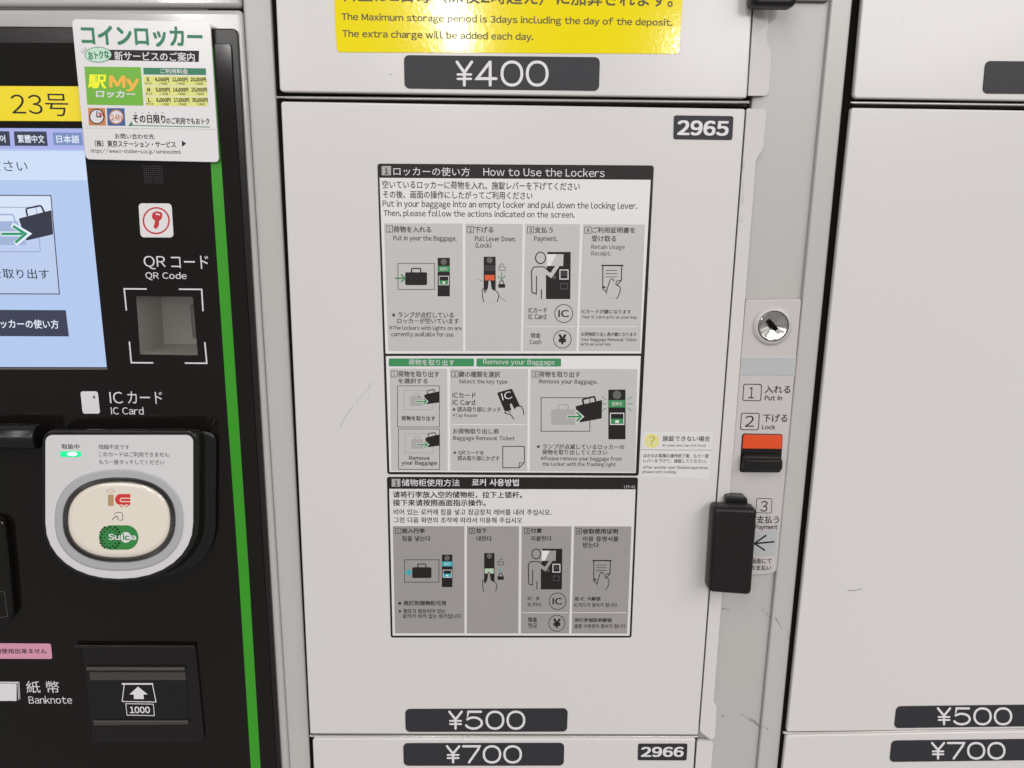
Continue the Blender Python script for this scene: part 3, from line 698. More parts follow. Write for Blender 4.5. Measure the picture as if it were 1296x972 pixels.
# removal section
b = C.rect('green_bar', 46, 33, 457, 71, 'ink_green', 2, 4); C.text('荷物を取り出す', 142, 38, 362, 67, 'print_white', lay=3, parent=b)
b = C.rect('green_bar', 469, 33, 877, 72, 'ink_green', 2, 4); C.text('Remove your Baggage', 502, 39, 846, 69, 'print_white', lay=3, parent=b, res=3)
for a in ([(50, 82), (328, 83), (330, 575), (58, 574)], [(342, 83), (718, 83), (713, 576), (343, 575)], [(729, 83), (1245, 84), (1235, 580), (726, 577)]):
    C.poly('grey_panel', a, 'sheet_panel', 1.5)
step(C, '1', 57, 93, 87, 122); C.text('荷物を取り出す', 91, 94, 290, 123, 'ink_grey', bold=.004, lay=3); C.text('を選択する', 92, 129, 234, 154, 'ink_grey', bold=.004, lay=3)
for (u0, v0, u1, v1, l) in ((88, 165, 290, 363, 0), (93, 373, 291, 568, 1)):
    b = C.rect('button_pictogram', u0, v0, u1, v1, 'sheet_panel', 3); C.frame('button_outline', u0, v0, u1, v1, 2.5, 'ink_grey', 4, parent=b)
    C.frame('locker_box', u0+32, v0+22, u0+168, v0+115, 2, 'ghost_mid', 4, parent=b)
    case(C, u0+61, v0+50, u0+120, v0+96, 'ghost_grey', 'ghost_case', 4, parent=b)
    tilted_case(C, [(u0+128, v0+42), (u1, v0+26), (u1, v0+80), (u0+137, v0+88)], [(u0+146, v0+38), (u0+141, v0+24), (u0+176, v0+16), (u0+180, v0+30)], 'ink_black', lay=5, wd=3.5, parent=b)
    arrow(C, u0+90, u0+140, v0+75, 6, 15, 'ink_green', 7, parent=b)
    if l == 0: C.text('荷物を取り出す', 107, 310, 271, 333, 'ink_black', bold=.012, lay=4, parent=b)
    else:
        C.text('Remove', 144, 503, 243, 523, 'ink_black', bold=.012, lay=4, parent=b); C.text('your Baggage', 108, 527, 278, 551, 'ink_black', bold=.012, lay=4, parent=b)
step(C, '2', 349, 94, 380, 123); C.text('鍵の種類を選択', 384, 95, 583, 124, 'ink_grey', bold=.004, lay=3); C.text('Select the key type', 385, 133, 618, 159, 'ink_grey', lay=3)
C.text('ICカード', 354, 197, 466, 224, 'ink_grey', bold=.006, lay=3); C.text('IC Card', 354, 231, 462, 257, 'ink_grey', bold=.006, lay=3)
C.text('※読み取り部にタッチ', 354, 266, 588, 291, 'ink_grey', lay=3); C.text('*Tap Reader', 354, 298, 477, 320, 'ink_light', lay=3)
cdp = C.poly('card_pictogram', round_poly([(568, 198), (640, 178), (682, 268), (606, 290)], 7, 3), 'ink_black', 3)
C.text('IC', 590, 195, 640, 230, 'print_white', lay=4, rot=15, parent=cdp, res=4)
C.poly('hand_pictogram', round_poly([(628, 250), (640, 248), (652, 275), (672, 262), (690, 270), (698, 305), (652, 325), (632, 300), (606, 296), (612, 282), (640, 290)], 4, 2), 'sheet_panel', 4, cdp)
C.strips('hand_outline', [(round_poly([(645, 288), (628, 252), (638, 246), (654, 276), (660, 285)], 3, 2)[3:-3], 4), ([(662, 264), (684, 262), (694, 280), (698, 304)], 4), ([(650, 326), (634, 303), (606, 296), (612, 282), (634, 292)], 4)], 'ink_black', 5, cdp)
C.strips('panel_line', [([(345, 352), (710, 352)], 4)], 'sheet_white', 3)
C.text('お荷物取り出し券', 356, 371, 578, 397, 'ink_grey', lay=3); C.text('Baggage Removal Ticket', 357, 406, 655, 433, 'ink_grey', lay=3)
C.text('※QRコードを', 358, 477, 505, 500, 'ink_grey', lay=3); C.text('読み取り部にかざす', 378, 502, 580, 526, 'ink_grey', lay=3)
tk = C.strips('ticket_pictogram', [([(596, 457), (700, 457), (700, 536), (674, 560), (596, 560)], 4, True), ([(700, 536), (676, 536), (674, 560)], 3)], 'ink_grey', 3)
step(C, '3', 738, 94, 767, 123); C.text('荷物を取り出す', 771, 95, 970, 124, 'ink_grey', bold=.004, lay=3); C.text('Remove your Baggage.', 771, 134, 1052, 161, 'ink_grey', lay=3)
C.frame('locker_box_pictogram', 781, 222, 1016, 384, 4, 'ink_light', 3); case(C, 830, 278, 945, 353, 'ghost_grey', 'ghost_case')
tilted_case(C, [(946, 263), (1075, 233), (1073, 322), (967, 341)], [(986, 254), (980, 230), (1038, 216), (1044, 240)], 'ink_black', lay=4, wd=8)
arrow(C, 908, 974, 313, 9, 23, 'ink_green', 6)
device(C, 1105, 183, 1188, 423, 'ink_black', 'ink_green', rays=True)
C.text('※ランプが点滅しているロッカーの', 760, 446, 1182, 471, 'ink_grey', lay=3); C.text('荷物を取り出してください', 786, 473, 1100, 498, 'ink_grey', lay=3)
C.text('*Please remove your baggage from', 778, 505, 1170, 531, 'ink_grey', lay=3); C.text('the locker with the flashing light', 786, 533, 1142, 557, 'ink_grey', lay=3)

# ---- lower sheet --------------------------------------------------------
corners = [(489.6, 603.4), (807.6, 604.2), (799.2, 806.8), (494.6, 806.8)]
lo = thing('instruction_sheet', 'lower darker grey instruction sheet in Chinese and Korean on door 2965', 'sign', (at(647, 705)[0], YD, at(647, 705)[1]))
slab('sheet_backing', quad_at(corners, YD), YD-TH, TH-0.00002, 'ink_black', lo, r=.0020, bev=0.00012, seg=4, bseg=1)
la = math.atan2(at(807.6, 604.2)[1]-at(489.6, 603.4)[1], at(807.6, 604.2)[0]-at(489.6, 603.4)[0])
D = Pen(480, 595, 3.812, YT, lo, la*0.6); E = Pen(480, 690, 3.812, YT, lo, la*0.6); W1 = Pen(0, 0, 1, YT, lo)
print('ANG', math.degrees(la))
W1.poly('paper_field', [(492.6, 618.6), (804.4, 619.4), (796.8, 804.6), (497.0, 804.4)], 'sheet_cream', 1)
D.rect('info_box', 60, 42, 102, 80, 'ghost_grey', 1); D.strips('info_letter', [([(81, 47), (81, 52)], 6), ([(75, 57), (82.5, 57), (82.5, 72)], 4.5), ([(74, 74), (91, 74)], 3.5)], 'ink_black', 2)
D.text('储物柜使用方法', 108, 43, 388, 78, 'print_white', bold=.008, lay=2); D.text('로커 사용방법', 447, 42, 673, 77, 'print_white', bold=.02, lay=2); D.text('LTS-02', 1182, 74, 1234, 87, 'print_white', lay=2)
D.text('请将行李放入空的储物柜，拉下上锁杆。', 66, 102, 690, 135, 'ink_black', bold=.012, lay=2); D.text('接下来请按照画面指示操作。', 66, 141, 514, 173, 'ink_black', bold=.012, lay=2)
D.text('비어 있는 로커에 짐을 넣고 잠금장치 레버를 내려 주십시오.', 70, 188, 831, 217, 'ink_black', bold=.002, lay=2); D.text('그런 다음 화면의 조작에 따라서 이용해 주십시오', 70, 227, 690, 255, 'ink_black', bold=.002, lay=2)
for a in ([(497, 665.8), (587.8, 666), (587.8, 801.4), (500, 801.4)], [(591, 666), (657, 666), (655.9, 801.5), (590.8, 801.5)],
          [(660.2, 666), (723.4, 666), (720.2, 801.6), (659.2, 801.6)], [(726.6, 666), (799.2, 666.2), (793.7, 801.8), (723.4, 801.6)]):
    W1.poly('grey_panel', a, 'sheet_grey', 1.5)
step(D, '1', 77, 280, 104, 305); D.text('放入行李', 109, 280, 220, 304, 'ink_black', bold=.015, lay=3); D.text('짐을 넣는다', 110, 317, 247, 343, 'ink_black', bold=.008, lay=3)
step(D, '2', 434, 280, 460, 305); D.text('拉下', 468, 280, 518, 304, 'ink_black', bold=.015, lay=3); D.text('내린다', 469, 317, 543, 342, 'ink_black', bold=.008, lay=3)
step(D, '3', 700, 280, 726, 305); D.text('付費', 731, 280, 784, 304, 'ink_black', bold=.015, lay=3); D.text('지불한다', 731, 317, 831, 342, 'ink_black', bold=.008, lay=3)
step(D, '4', 950, 282, 976, 307); D.text('收取使用证明', 982, 282, 1152, 307, 'ink_black', bold=.015, lay=3); D.text('이용 증명서를', 982, 319, 1154, 344, 'ink_black', bold=.008, lay=3); D.text('받는다', 982, 349, 1060, 374, 'ink_black', bold=.008, lay=3)
E.frame('locker_box_pictogram', 122, 70, 288, 178, 3, 'ink_grey', 3); case(E, 159, 106, 252, 158, 'ink_black'); arrow(E, 118, 152, 131, 8, 13, 'ink_cyan', white=False)
device(E, 302, 45, 353, 202, 'ink_black', 'ink_cyan')
E.text('※亮灯的储物柜可用', 92, 267, 322, 291, 'ink_black', bold=.012, lay=3); E.text('※램프가 점등되어 있는', 93, 307, 320, 328, 'ink_black', bold=.006, lay=3); E.text('로커가 비어 있는 로커입니다', 113, 331, 395, 353, 'ink_black', bold=.006, lay=3)
d = device(E, 506, 38, 556, 178, 'ink_black', None); E.rect('flag', 509, 112, 552, 136, 'ink_palegreen', 3, parent=d)
hand_up(E, 529, 128, .95, 'sheet_grey'); padlock(E, 586, 80, 28, 'ink_grey', True); padlock(E, 586, 150, 30, 'ink_black'); E.strips('arrow', [([(586, 106), (586, 126)], 2), ([(579, 120), (586, 128), (593, 120)], 2)], 'ink_cyan', 3)
person(E, 757, 41, .94, 'sheet_grey')
E.text('IC 卡', 717, 247, 775, 266, 'ink_black', bold=.012, lay=3); E.text('IC카드', 717, 276, 785, 296, 'ink_black', bold=.006, lay=3); badge(E, 'IC', 860, 270, 40, 24, 16)
E.strips('panel_line', [([(690, 325), (910, 325)], 3)], 'sheet_cream', 3)
E.text('现金', 717, 347, 762, 370, 'ink_black', bold=.015, lay=3); E.text('현금', 718, 375, 761, 398, 'ink_black', bold=.006, lay=3); badge(E, '¥', 857, 376, 39, 18, 22, .03)
receipt(E, 1075, 74, .95, 'sheet_grey')
E.strips('panel_line', [([(934, 325), (1192, 325)], 3)], 'sheet_cream', 3)
E.text('用 IC 卡解锁', 941, 248, 1068, 268, 'ink_black', bold=.012, lay=3); E.text('IC카드가 열쇠가 됩니다', 941, 278, 1147, 298, 'ink_black', bold=.004, lay=3)
E.text('用行李领取券解锁', 941, 351, 1122, 371, 'ink_black', bold=.012, lay=3); E.text('물품 수취권이 열쇠가 됩니다', 941, 380, 1189, 400, 'ink_black', bold=.004, lay=3)

# ---- small help label ---------------------------------------------------
hp = thing('help_label', 'small pale help label with a yellow question mark, left of the black handle', 'label', (at(857, 575)[0], YD, at(857, 575)[1]))
slab('label_film', quad_at([(812.5, 546.3), (902.3, 547.0), (897.2, 606.2), (810.2, 603.6)], YD), YD-0.00015, 0.00013, 'label_film_pale', hp, r=.001, bev=0.0001, bseg=1)
G = Pen(800, 530, 8.1, YD-0.00015, hp, 0)
b = G.disc('question_badge', 202, 226, 70, 68, 'badge_pale', 1, 32); G.ring('badge_outline', 202, 226, 68, 7, 'yellow_label', 2, 36, b, rv=66); G.text('?', 170, 180, 236, 270, 'ink_olive', lay=3, parent=b, res=4)
G.text('施錠できない場合', 312, 175, 800, 232, 'ink_grey', bold=.006, lay=1); G.text('In case you can not lock', 316, 258, 755, 292, 'ink_grey', lay=1)
G.strips('rule', [([(92, 318), (818, 322)], 4)], 'ink_light', 1)
G.text('ほかのお客様の操作終了後、もう一度', 116, 358, 785, 400, 'ink_grey', lay=1); G.text('レバーを下げて、施錠してください。', 116, 412, 765, 452, 'ink_grey', lay=1)
G.text('After another user finished operation,', 110, 482, 782, 522, 'ink_grey', lay=1); G.text('please retry locking.', 106, 528, 455, 566, 'ink_grey', lay=1)

# ---- yellow notice ------------------------------------------------------
yn = thing('notice_sticker', 'glossy yellow storage period notice stuck on the upper locker door', 'sticker', (at(643, 20)[0], YD, at(643, 20)[1]))
slab('sticker_film', quad_at([(420.2, -60), (866.5, -55), (859.6, 68.4), (426.4, 66.2)], YD), YD-0.0004, 0.00036, 'yellow_film', yn, r=.0028, bev=0.0002, bseg=1)
Yp = Pen(320, 0, 4, YD-0.0004, yn, 0)
Yp.text('料金は1日毎（深夜2時超え）に加算されます。', 450, -66, 2131, 24, 'ink_brown', bold=.016, lay=1)
Yp.text('The Maximum storage period is 3days including the day of the deposit.', 452, 79, 2129, 127, 'ink_brown', bold=.013, lay=1, res=4)
Yp.text('The extra charge will be added each day.', 454, 158, 1421, 206, 'ink_brown', bold=.013, lay=1, res=4)

# ================================================================== PAYMENT KIOSK
YK = 0.003
kx = thing('payment_kiosk', 'black fronted locker payment machine in a grey surround with a green stripe, at the left', 'payment machine', (-0.35, 0.03, 0.9))
# surround
def frame_slab(name, P, H, Y, depth, m, r, bev, hr=0.0006, bseg=3):
    """plate with a hole H (4 corners each): rounded outside, square hole"""
    rings = [[(x, Y+depth, z) for x, z in round_poly(H, hr, 5)], [(x, Y+0.0003, z) for x, z in round_poly(H, hr, 5)], [(x, Y, z) for x, z in round_poly(offset_poly(H, -0.0003), hr, 5)]]
    for k in range(bseg+1):
        a = math.pi/2*k/bseg; ins = bev*(1-math.sin(a)); yy = Y+bev*(1-math.cos(a))
        rings.append([(x, yy, z) for x, z in round_poly(offset_poly(P, ins), [max(1e-5, q-ins) for q in r], 5)])
    rings.append([(p[0], Y+depth, p[2]) for p in rings[-1]])
    return loft(name, rings, m, kx, cap0=False, cap1=False, smooth=False)
P = quad_at([(-140, 11.6), (305.8, 12.2), (372, 1060), (-140, 1060)], YK)
sur = slab('surround', quad_at([(-140, 11.6), (305.6, 12.2), (371, 1060), (346, 1060), (288, 60), (-140, 60)], YK), YK, 0.02, 'frame_grey', kx, r=[.001, .003, .0002, .0002, .0002, .0002], bev=0.0032, seg=4, bseg=6)
P = quad_at([(-140, -90), (300, -90), (304.6, 9.0), (-140, 7.2)], YK)
slab('top_cover', P, YK, 0.03, 'frame_grey', kx, r=[.001, .001, .003, .001], bev=0.0030, seg=4, bseg=5)
HQ = [(686/4, 243+528/4), (976/4, 243+530/4), (1001/4, 243+827/4), (706/4, 243+823/4)]
YB = -0.0005; YG = -0.0022
frame_slab('bezel', quad_at([(-140, 31.5), (300.4, 35.8), (361, 1060), (-140, 1060)], YB), offset_poly(quad_at(HQ, YG), -0.001), YB, 0.006, 'bezel_black', [.001, .004, 0, 0], 0.0012)
frame_slab('front_panel', quad_at([(-140, 53), (292.5, 55), (355, 1060), (-140, 1060)], YG), quad_at(HQ, YG), YG, 0.0012, 'panel_black', [.001, .003, 0, 0], 0.0006)
# pocket behind the scanner window
HP = offset_poly(quad_at(HQ, YG), -0.0005); Yb = 0.050
V = [(x, YB+0.0002, z) for x, z in HP]+[(x, Yb, z) for x, z in HP]
pocket = link('scanner_pocket', V, [(0, 1, 5, 4), (1, 2, 6, 5), (2, 3, 7, 6), (3, 0, 4, 7), (4, 5, 6, 7)], 'pocket_grey', kx)
(xa, za_), (xb, zb_) = HP[3], HP[1]
slab('camera_module', [(xb-0.018, zb_-0.042), (xb-0.001, zb_-0.042), (xb-0.001, zb_-0.012), (xb-0.018, zb_-0.012)], 0.036, 0.0139, 'cavity_grey', pocket, r=0.002, bev=0.001)
slab('lens', [(xb-0.013, zb_-0.032), (xb-0.006, zb_-0.032), (xb-0.006, zb_-0.025), (xb-0.013, zb_-0.025)], 0.0345, 0.0014, 'plastic_black', pocket, r=0.0034, bev=0.0005)
slab('scanner_glass', offset_poly(quad_at(HQ, YG), 0.0002), YG+0.0006, 0.0005, 'pocket_glass', kx, r=0.0004, bev=0.00005, seg=1, bseg=1)
K1 = Pen(0, 0, 4, YG, kx, 0); K2 = Pen(0, 243, 4, YG, kx, 0); K3 = Pen(0, 486, 4, YG, kx, 0); K4 = Pen(0, 729, 4, YG, kx, 0); K0 = Pen(0, 0, 1, YG, kx, 0)
K0.poly('green_stripe', [(258.5, 60), (270.2, 60), (282.6, 243), (299.0, 486), (315.3, 729), (329.8, 972), (335, 1060), (323, 1060), (317.6, 972), (302.4, 729), (285.3, 486), (268.8, 243)], 'stripe_green', 1)
# screen
scn = K0.poly('touch_screen', [(-140, 161.5), (104.2, 162.6), (135.2, 464.6), (-140, 464.2)], 'screen_blue', 2)
def sx(y): return 104.2+(y-162.6)*(31.0/302)
K0.poly('screen_header', [(-140, 161.5), (104.2, 162.6), (sx(188), 189.4), (-140, 187.5)], 'screen_top', 3, scn)
K0.poly('screen_banner', [(-140, 190.5), (sx(191), 191.4), (sx(228), 228.2), (-140, 227.6)], 'screen_white', 3, scn)
for a, txt, tb, mm_, mt in (([(-60, 663), (48, 665), (54, 739), (-60, 737)], '한국어', (-62, 683, 28, 722), 'screen_button', 'screen_text'),
                        ([(71, 665), (236, 666), (243, 739), (76, 738)], '繁體中文', (91, 683, 226, 724), 'screen_button', 'screen_text'),
                        ([(268, 671), (415, 672), (421, 736), (273, 735)], '日本語', (287, 685, 402, 724), 'screen_button_pale', 'screen_text')):
    b = K1.poly('language_button', a, mm_, 4, scn)
    K1.text(txt, *tb, mt, bold=.012, lay=5, parent=scn)
K1.text('選んでください', -330, 812, 140, 866, 'screen_ink', lay=4, parent=scn)
K2.poly('removal_button', [(-500, 12), (262, 16), (306, 519), (-500, 517)], 'screen_card', 4, scn)
K2.poly('button_sheen', [(-500, 16), (260, 20), (272, 150), (-500, 250)], 'screen_card_hi', 5, scn)
K2.strips('button_outline', [([(-500, 14), (259, 18), (302, 516), (-500, 514)], 5)], 'screen_button', 6, scn)
K2.strips('locker_box', [([(-200, 76), (186, 78), (206, 302), (-200, 302)], 4)], 'screen_ghost_line', 7, scn)
K2.poly('ghost_case', [(-120, 148), (90, 148), (138, 268), (-120, 268)], 'screen_ghost', 7, scn)
K2.strips('ghost_case_handle', [(round_poly([(-30, 148), (-34, 114), (68, 114), (78, 148)], [0, 8, 8, 0], 3), 8)], 'screen_ghost', 7, scn)
K2.poly('suitcase_pictogram', round_poly([(96, 134), (262, 92), (271, 214), (134, 246)], [8, 1, 1, 8], 3), 'screen_ink', 8, scn)
K2.strips('case_handle', [(round_poly([(141, 122), (133, 84), (210, 68), (224, 100)], [0, 10, 10, 0], 3), 9)], 'screen_ink', 8, scn)
K2.strips('arrow_outline', [([(6, 212), (126, 212)], 24), ([(62, 166), (142, 212), (78, 262)], 26)], 'screen_text', 9, scn)
K2.strips('arrow', [([(10, 212), (116, 212)], 13), ([(68, 172), (132, 212), (80, 256)], 14)], 'screen_green', 10, scn)
K2.text('荷物を取り出す', -165, 388, 250, 438, 'screen_ink', bold=.006, lay=7, parent=scn)
K2.poly('help_button', [(-300, 595), (334, 598), (350, 731), (-300, 728)], 'screen_button', 4, scn)
K2.text('ロッカーの使い方', -40, 645, 298, 690, 'screen_text', bold=.012, lay=5, parent=scn)
K0.strips('screen_edge', [([(-140, 466.4), (136.0, 466.6)], 2.4)], 'gasket', 1)
holes = []
V, Fc = [], []
for i in range(9):
    for j in range(9):
        for k in range(6):
            a = 2*math.pi*k/6; x, z = K1.p(728+i*11+j*0.9+3.4*math.cos(a), 842+j*10.5+3.4*math.sin(a)); V.append((x, YG-0.00007, z))
        Fc.append(tuple(range(len(V)-6, len(V))))
o = link('speaker_holes', V, Fc, 'grille_black', kx); o['kind'] = 'stuff'
# number label
nl = thing('number_label', 'yellow machine number label above the screen of the payment machine', 'label', (at(50, 130)[0], YG, at(50, 130)[1]))
slab('label_film', quad_at([(-60, 108.6), (112, 109.4), (116.5, 153.6), (-60, 152.8)], YG), YG-0.0003, 0.00027, 'yellow_label', nl, r=.001, bev=0.0001, bseg=1)
Pen(0, 0, 4, YG-0.0003, nl, 0).text('23号', 57, 474, 346, 586, 'ink_black', bold=-.004, lay=1, res=4)

# key sign
ks = thing('key_sign', 'white rounded square sticker with a red ringed key symbol', 'sticker', (at(197, 279)[0], YG, at(197, 279)[1]))
KS = Pen(0, 243, 4, YG-0.0004, ks, 0)
slab('sticker_film', [Pen(0, 243, 4, YG, ks).p(*q) for q in ((701, 57), (869, 58), (880, 231), (712, 230))], YG-0.0004, 0.00036, 'sheet_white', ks, r=.0030, bev=0.0002, bseg=1)
KS.ring('red_ring', 791, 145, 65, 8, 'ink_red', 1, 44, rv=65)
KS.poly('key_pictogram', round_poly([(776, 103), (793, 97), (816, 102), (823, 112), (818, 136), (806, 146), (804, 157), (808, 162), (802, 168), (803, 176), (796, 178), (797, 184), (786, 187), (777, 178), (786, 146), (771, 134), (769, 115)], 3, 2), 'ink_red', 1)
KS.strips('key_hole', [([(790, 111), (808, 115)], 7, False, True)], 'sheet_white', 2)
# printed captions
K2.text('QR', 728, 324, 838, 391, 'print_white', bold=.0, lay=1, res=4); K2.text('コード', 866, 322, 1055, 388, 'print_white', bold=.0, lay=1, res=4)
K2.text('QR Code', 737, 405, 945, 447, 'print_white', bold=.006, lay=1, res=4)
K2.strips('corner_bracket', [([(640, 600), (629, 490), (743, 491)], 7)], 'print_white', 1); K2.strips('corner_bracket', [([(905, 492), (1021, 493), (1028, 603)], 7)], 'print_white', 1)
K2.strips('corner_bracket', [([(655, 757), (665, 864), (776, 865)], 7)], 'print_white', 1); K2.strips('corner_bracket', [([(1037, 760), (1047, 867), (936, 866)], 7)], 'print_white', 1)
# IC card caption
b = K3.poly('card_pictogram', round_poly([(407, 37), (495, 37), (507, 150), (419, 150)], 12, 4), 'print_white', 1)
K3.poly('card_arrow', [(476, 54), (484, 72), (470, 72)], 'ink_black', 2, b)
K3.text('IC', 555, 40, 622, 98, 'print_white', lay=1, res=4); K3.text('カード', 645, 38, 822, 100, 'print_white', lay=1, res=4); K3.text('IC Card', 562, 116, 727, 154, 'print_white', bold=.006, lay=1, res=4)
K4.text('紙 幣', 133, 532, 300, 592, 'print_white', bold=.0, lay=1, res=4); K4.text('Banknote', 145, 607, 364, 646, 'print_white', lay=1, res=4)
b = K4.rect('banknote_pictogram', -60, 544, 84, 632, 'print_white', 1)
K4.strips('note_edge', [([(-60, 540), (90, 540), (94, 628)], 3), ([(-60, 536), (96, 537), (101, 622)], 3)], 'print_white', 1, b)

# tube and coin tray edge at the far left
TB = Pen(0, 486, 4, -0.018, kx)
def tube(name, p0, p1, r, m, parent, n=20):
    p0, p1 = Vector(p0), Vector(p1); d = (p1-p0).normalized(); a = d.orthogonal().normalized(); b_ = d.cross(a)
    rings = [[tuple(p0+(a*math.cos(t)+b_*math.sin(t))*r) for t in [2*math.pi*k/n for k in range(n)]], [tuple(p1+(a*math.cos(t)+b_*math.sin(t))*r) for t in [2*math.pi*k/n for k in range(n)]]]
    rings.append([tuple(p1+d*r*.15+(a*math.cos(t)+b_*math.sin(t))*r*.86) for t in [2*math.pi*k/n for k in range(n)]])
    return loft(name, rings, m, parent, smooth=True)
za = TB.p(0, 265); zb = TB.p(190, 265)
tube('round_bar', (za[0]-0.08, -0.018, zb[1]), (zb[0], -0.018, zb[1]), 0.0105, 'plastic_black', kx)
P = quad_at([(-90, 652), (6, 656), (18, 790), (-90, 800)], -0.010)
ct = slab('coin_tray_surround', P, -0.010, 0.0076, 'panel_black', kx, r=[.001, .010, .014, .001], bev=0.002)
Pen(0, 729, 4, -0.010, kx).strips('tray_line', [([(-10, 78), (22, 80), (38, 205), (-10, 212)], 1.6)], 'ink_light', 1, ct)

# banknote slot
K5 = Pen(0, 780, 3.24, YG, kx, 0)
P = [K5.p(*q) for q in ((344, 120), (806, 120), (842, 495), (815, 505), (388, 508))]
bs = slab('banknote_slot', P, YG-0.0030, 0.0032, 'flap_black', kx, r=[.001, .003, .002, .001, .001], bev=0.0010)
K6 = Pen(0, 780, 3.24, YG-0.0030, kx, 0)
slab('slot_top_edge', [K6.p(*q) for q in ((306, 116), (800, 118), (802, 132), (306, 130))], YG-0.0042, 0.0015, 'bezel_black', bs, r=.0005, bev=0.0005)
slab('slot_shutter', [K6.p(*q) for q in ((366, 204), (762, 204), (776, 440), (388, 444))], YG-0.0036, 0.0007, 'plastic_black', bs, r=.0008, bev=0.0004)
slab('slot_lip', [K6.p(*q) for q in ((358, 203), (762, 204), (762, 218), (362, 218))], YG-0.0062, 0.0032, 'flap_strip', bs, r=.0006, bev=0.0012)
slab('shutter_top', [K6.p(*q) for q in ((368, 227), (762, 228), (764, 259), (371, 260))], YG-0.0040, 0.0005, 'flap_strip', bs, r=.0004, bev=0.0002)
slab('shutter_bottom', [K6.p(*q) for q in ((386, 422), (775, 422), (777, 438), (388, 442))], YG-0.0056, 0.0020, 'flap_strip', bs, r=.0006, bev=0.0008)
K7 = Pen(0, 780, 3.24, YG-0.0040, kx, 0)
K7.strips('tray_pictogram', [([(500, 277), (628, 277)], 6.5), ([(510, 277), (501, 349), (640, 351), (625, 277)], 3.6)], 'print_white', 1, bs)
K7.poly('up_arrow', [(566, 288), (606, 320), (588, 321), (591, 339), (549, 339), (549, 321), (531, 320)], 'print_white', 1, bs)
K7.strips('value_box', [([(516, 358), (629, 360), (633, 407), (521, 405)], 3.0, True)], 'print_white', 1, bs)
K7.text('1000', 532, 370, 615, 397, 'print_white', bold=.03, lay=1, parent=bs, res=4)
K5.strips('scratch', [([(553, 457), (560, 466)], 1.6), ([(572, 468), (578, 472)], 2.2), ([(586, 470), (592, 463)], 1.4), ([(598, 468), (604, 461)], 1.4)], 'ink_light', 2)
# pink label
pk_ = thing('price_note_label', 'small pink label with black print above the banknote caption', 'label', (at(20, 824)[0], YG, at(20, 824)[1]))
slab('label_film', quad_at([(-70, 813.5), (64.5, 814.5), (66.3, 833.8), (-70, 833.4)], YG), YG-0.0003, 0.00027, 'pink', pk_, r=.0016, bev=0.0001, bseg=1)
Pen(0, 729, 4, YG-0.0003, pk_, 0).text('2000円使用出来ません', -110, 367, 237, 393, 'ink_black', bold=.006, lay=1)

# ---- card reader --------------------------------------------------------
YR = -0.027
R = Pen(0, 486, 4, YR, kx, 0)
def dshape(u0, v0, u1, v1, vs, rt, n=16, e=2.15, Y=YR, pen=R, ins=0.0):
    """flat top with rounded corners, half-ellipse below vs"""
    u0 += ins; u1 -= ins; v0 += ins; v1 -= ins
    pts = []
    for k in range(n+1):                     # bottom from right to left
        t = math.pi*k/n; c, s_ = math.cos(t), math.sin(t)
        pts.append(((u0+u1)/2+(u1-u0)/2*math.copysign(abs(c)**(2/e), c), vs+(v1-vs)*abs(s_)**(2/e)))
    for k in range(7):
        t = math.pi/2*k/6; pts.append((u0+rt-rt*math.cos(t), v0+rt-rt*math.sin(t)))
    for k in range(7):
        t = math.pi/2*k/6; pts.append((u1-rt+rt*math.sin(t), v0+rt-rt*math.cos(t)))
    return [(lambda q: (q[0], Y, q[1]))(pen.p(u, v, Y)) for u, v in pts]
def scaled(ring, Y, k, dx=0, dz=0):
    cx = sum(p[0] for p in ring)/len(ring); cz = sum(p[2] for p in ring)/len(ring)
    return [(cx+(x-cx)*k+dx, Y, cz+(z-cz)*k+dz) for x, y, z in ring]
outer = dshape(216, 236, 1002, 1002, 700, 52)
reader = loft('card_reader', [dshape(231, 260, 976, 984, 700, 34), scaled(outer, YR-0.0010, .985), scaled(outer, YR-0.0004, 1.0), scaled(outer, YR+0.004, 1.005), scaled(outer, YR+0.010, 1.01, 0, -.002), scaled(outer, YR+0.020, 1.02, .001, -.006),
                         scaled(outer, YG-0.006, 1.045, 0.004, -0.0095), scaled(outer, YG-0.0002, 1.05, 0.004, -0.0100)], 'plastic_black', kx, cap0=False, smooth=True)
loft('face_plate', [dshape(231, 259, 977, 985, 700, 34, Y=YR-0.0004), dshape(229, 257, 979, 987, 700, 36, Y=YR)], 'reader_grey', reader, cap1=False)
R = Pen(0, 486, 4, YR-0.0004, reader, 0)
def sup(u, v, a, b, Y, n=96, e=2.35):
    out = []
    for k in range(n):
        t = 2*math.pi*k/n; c, s_ = math.cos(t), math.sin(t)
        x, z = R.p(u+a*math.copysign(abs(c)**(2/e), c), v+b*math.copysign(abs(s_)**(2/e), s_), Y)
        out.append((x, Y, z))
    return out
cu_, cv_ = 603, 688
Y0 = YR-0.0004
loft('outer_ring', [sup(cu_, cv_, 318, 250, Y0-0.0010), sup(cu_, cv_, 325, 257, Y0-0.0006), sup(cu_, cv_, 328, 260, Y0)], 'reader_ring', reader, cap0=False, cap1=False, smooth=True)
loft('ring_edge', [sup(cu_, cv_, 327, 259, Y0-0.0002), sup(cu_, cv_, 331, 263, Y0-0.0002)], 'print_white', reader, cap0=False, cap1=False)
loft('ring_shelf', [sup(cu_, cv_, 286, 215, Y0-0.0012), sup(cu_, cv_, 318, 250, Y0-0.0010)], 'reader_ring', reader, cap0=False, cap1=False, smooth=True)
n_t = 300; rr = [[], [], [], []]
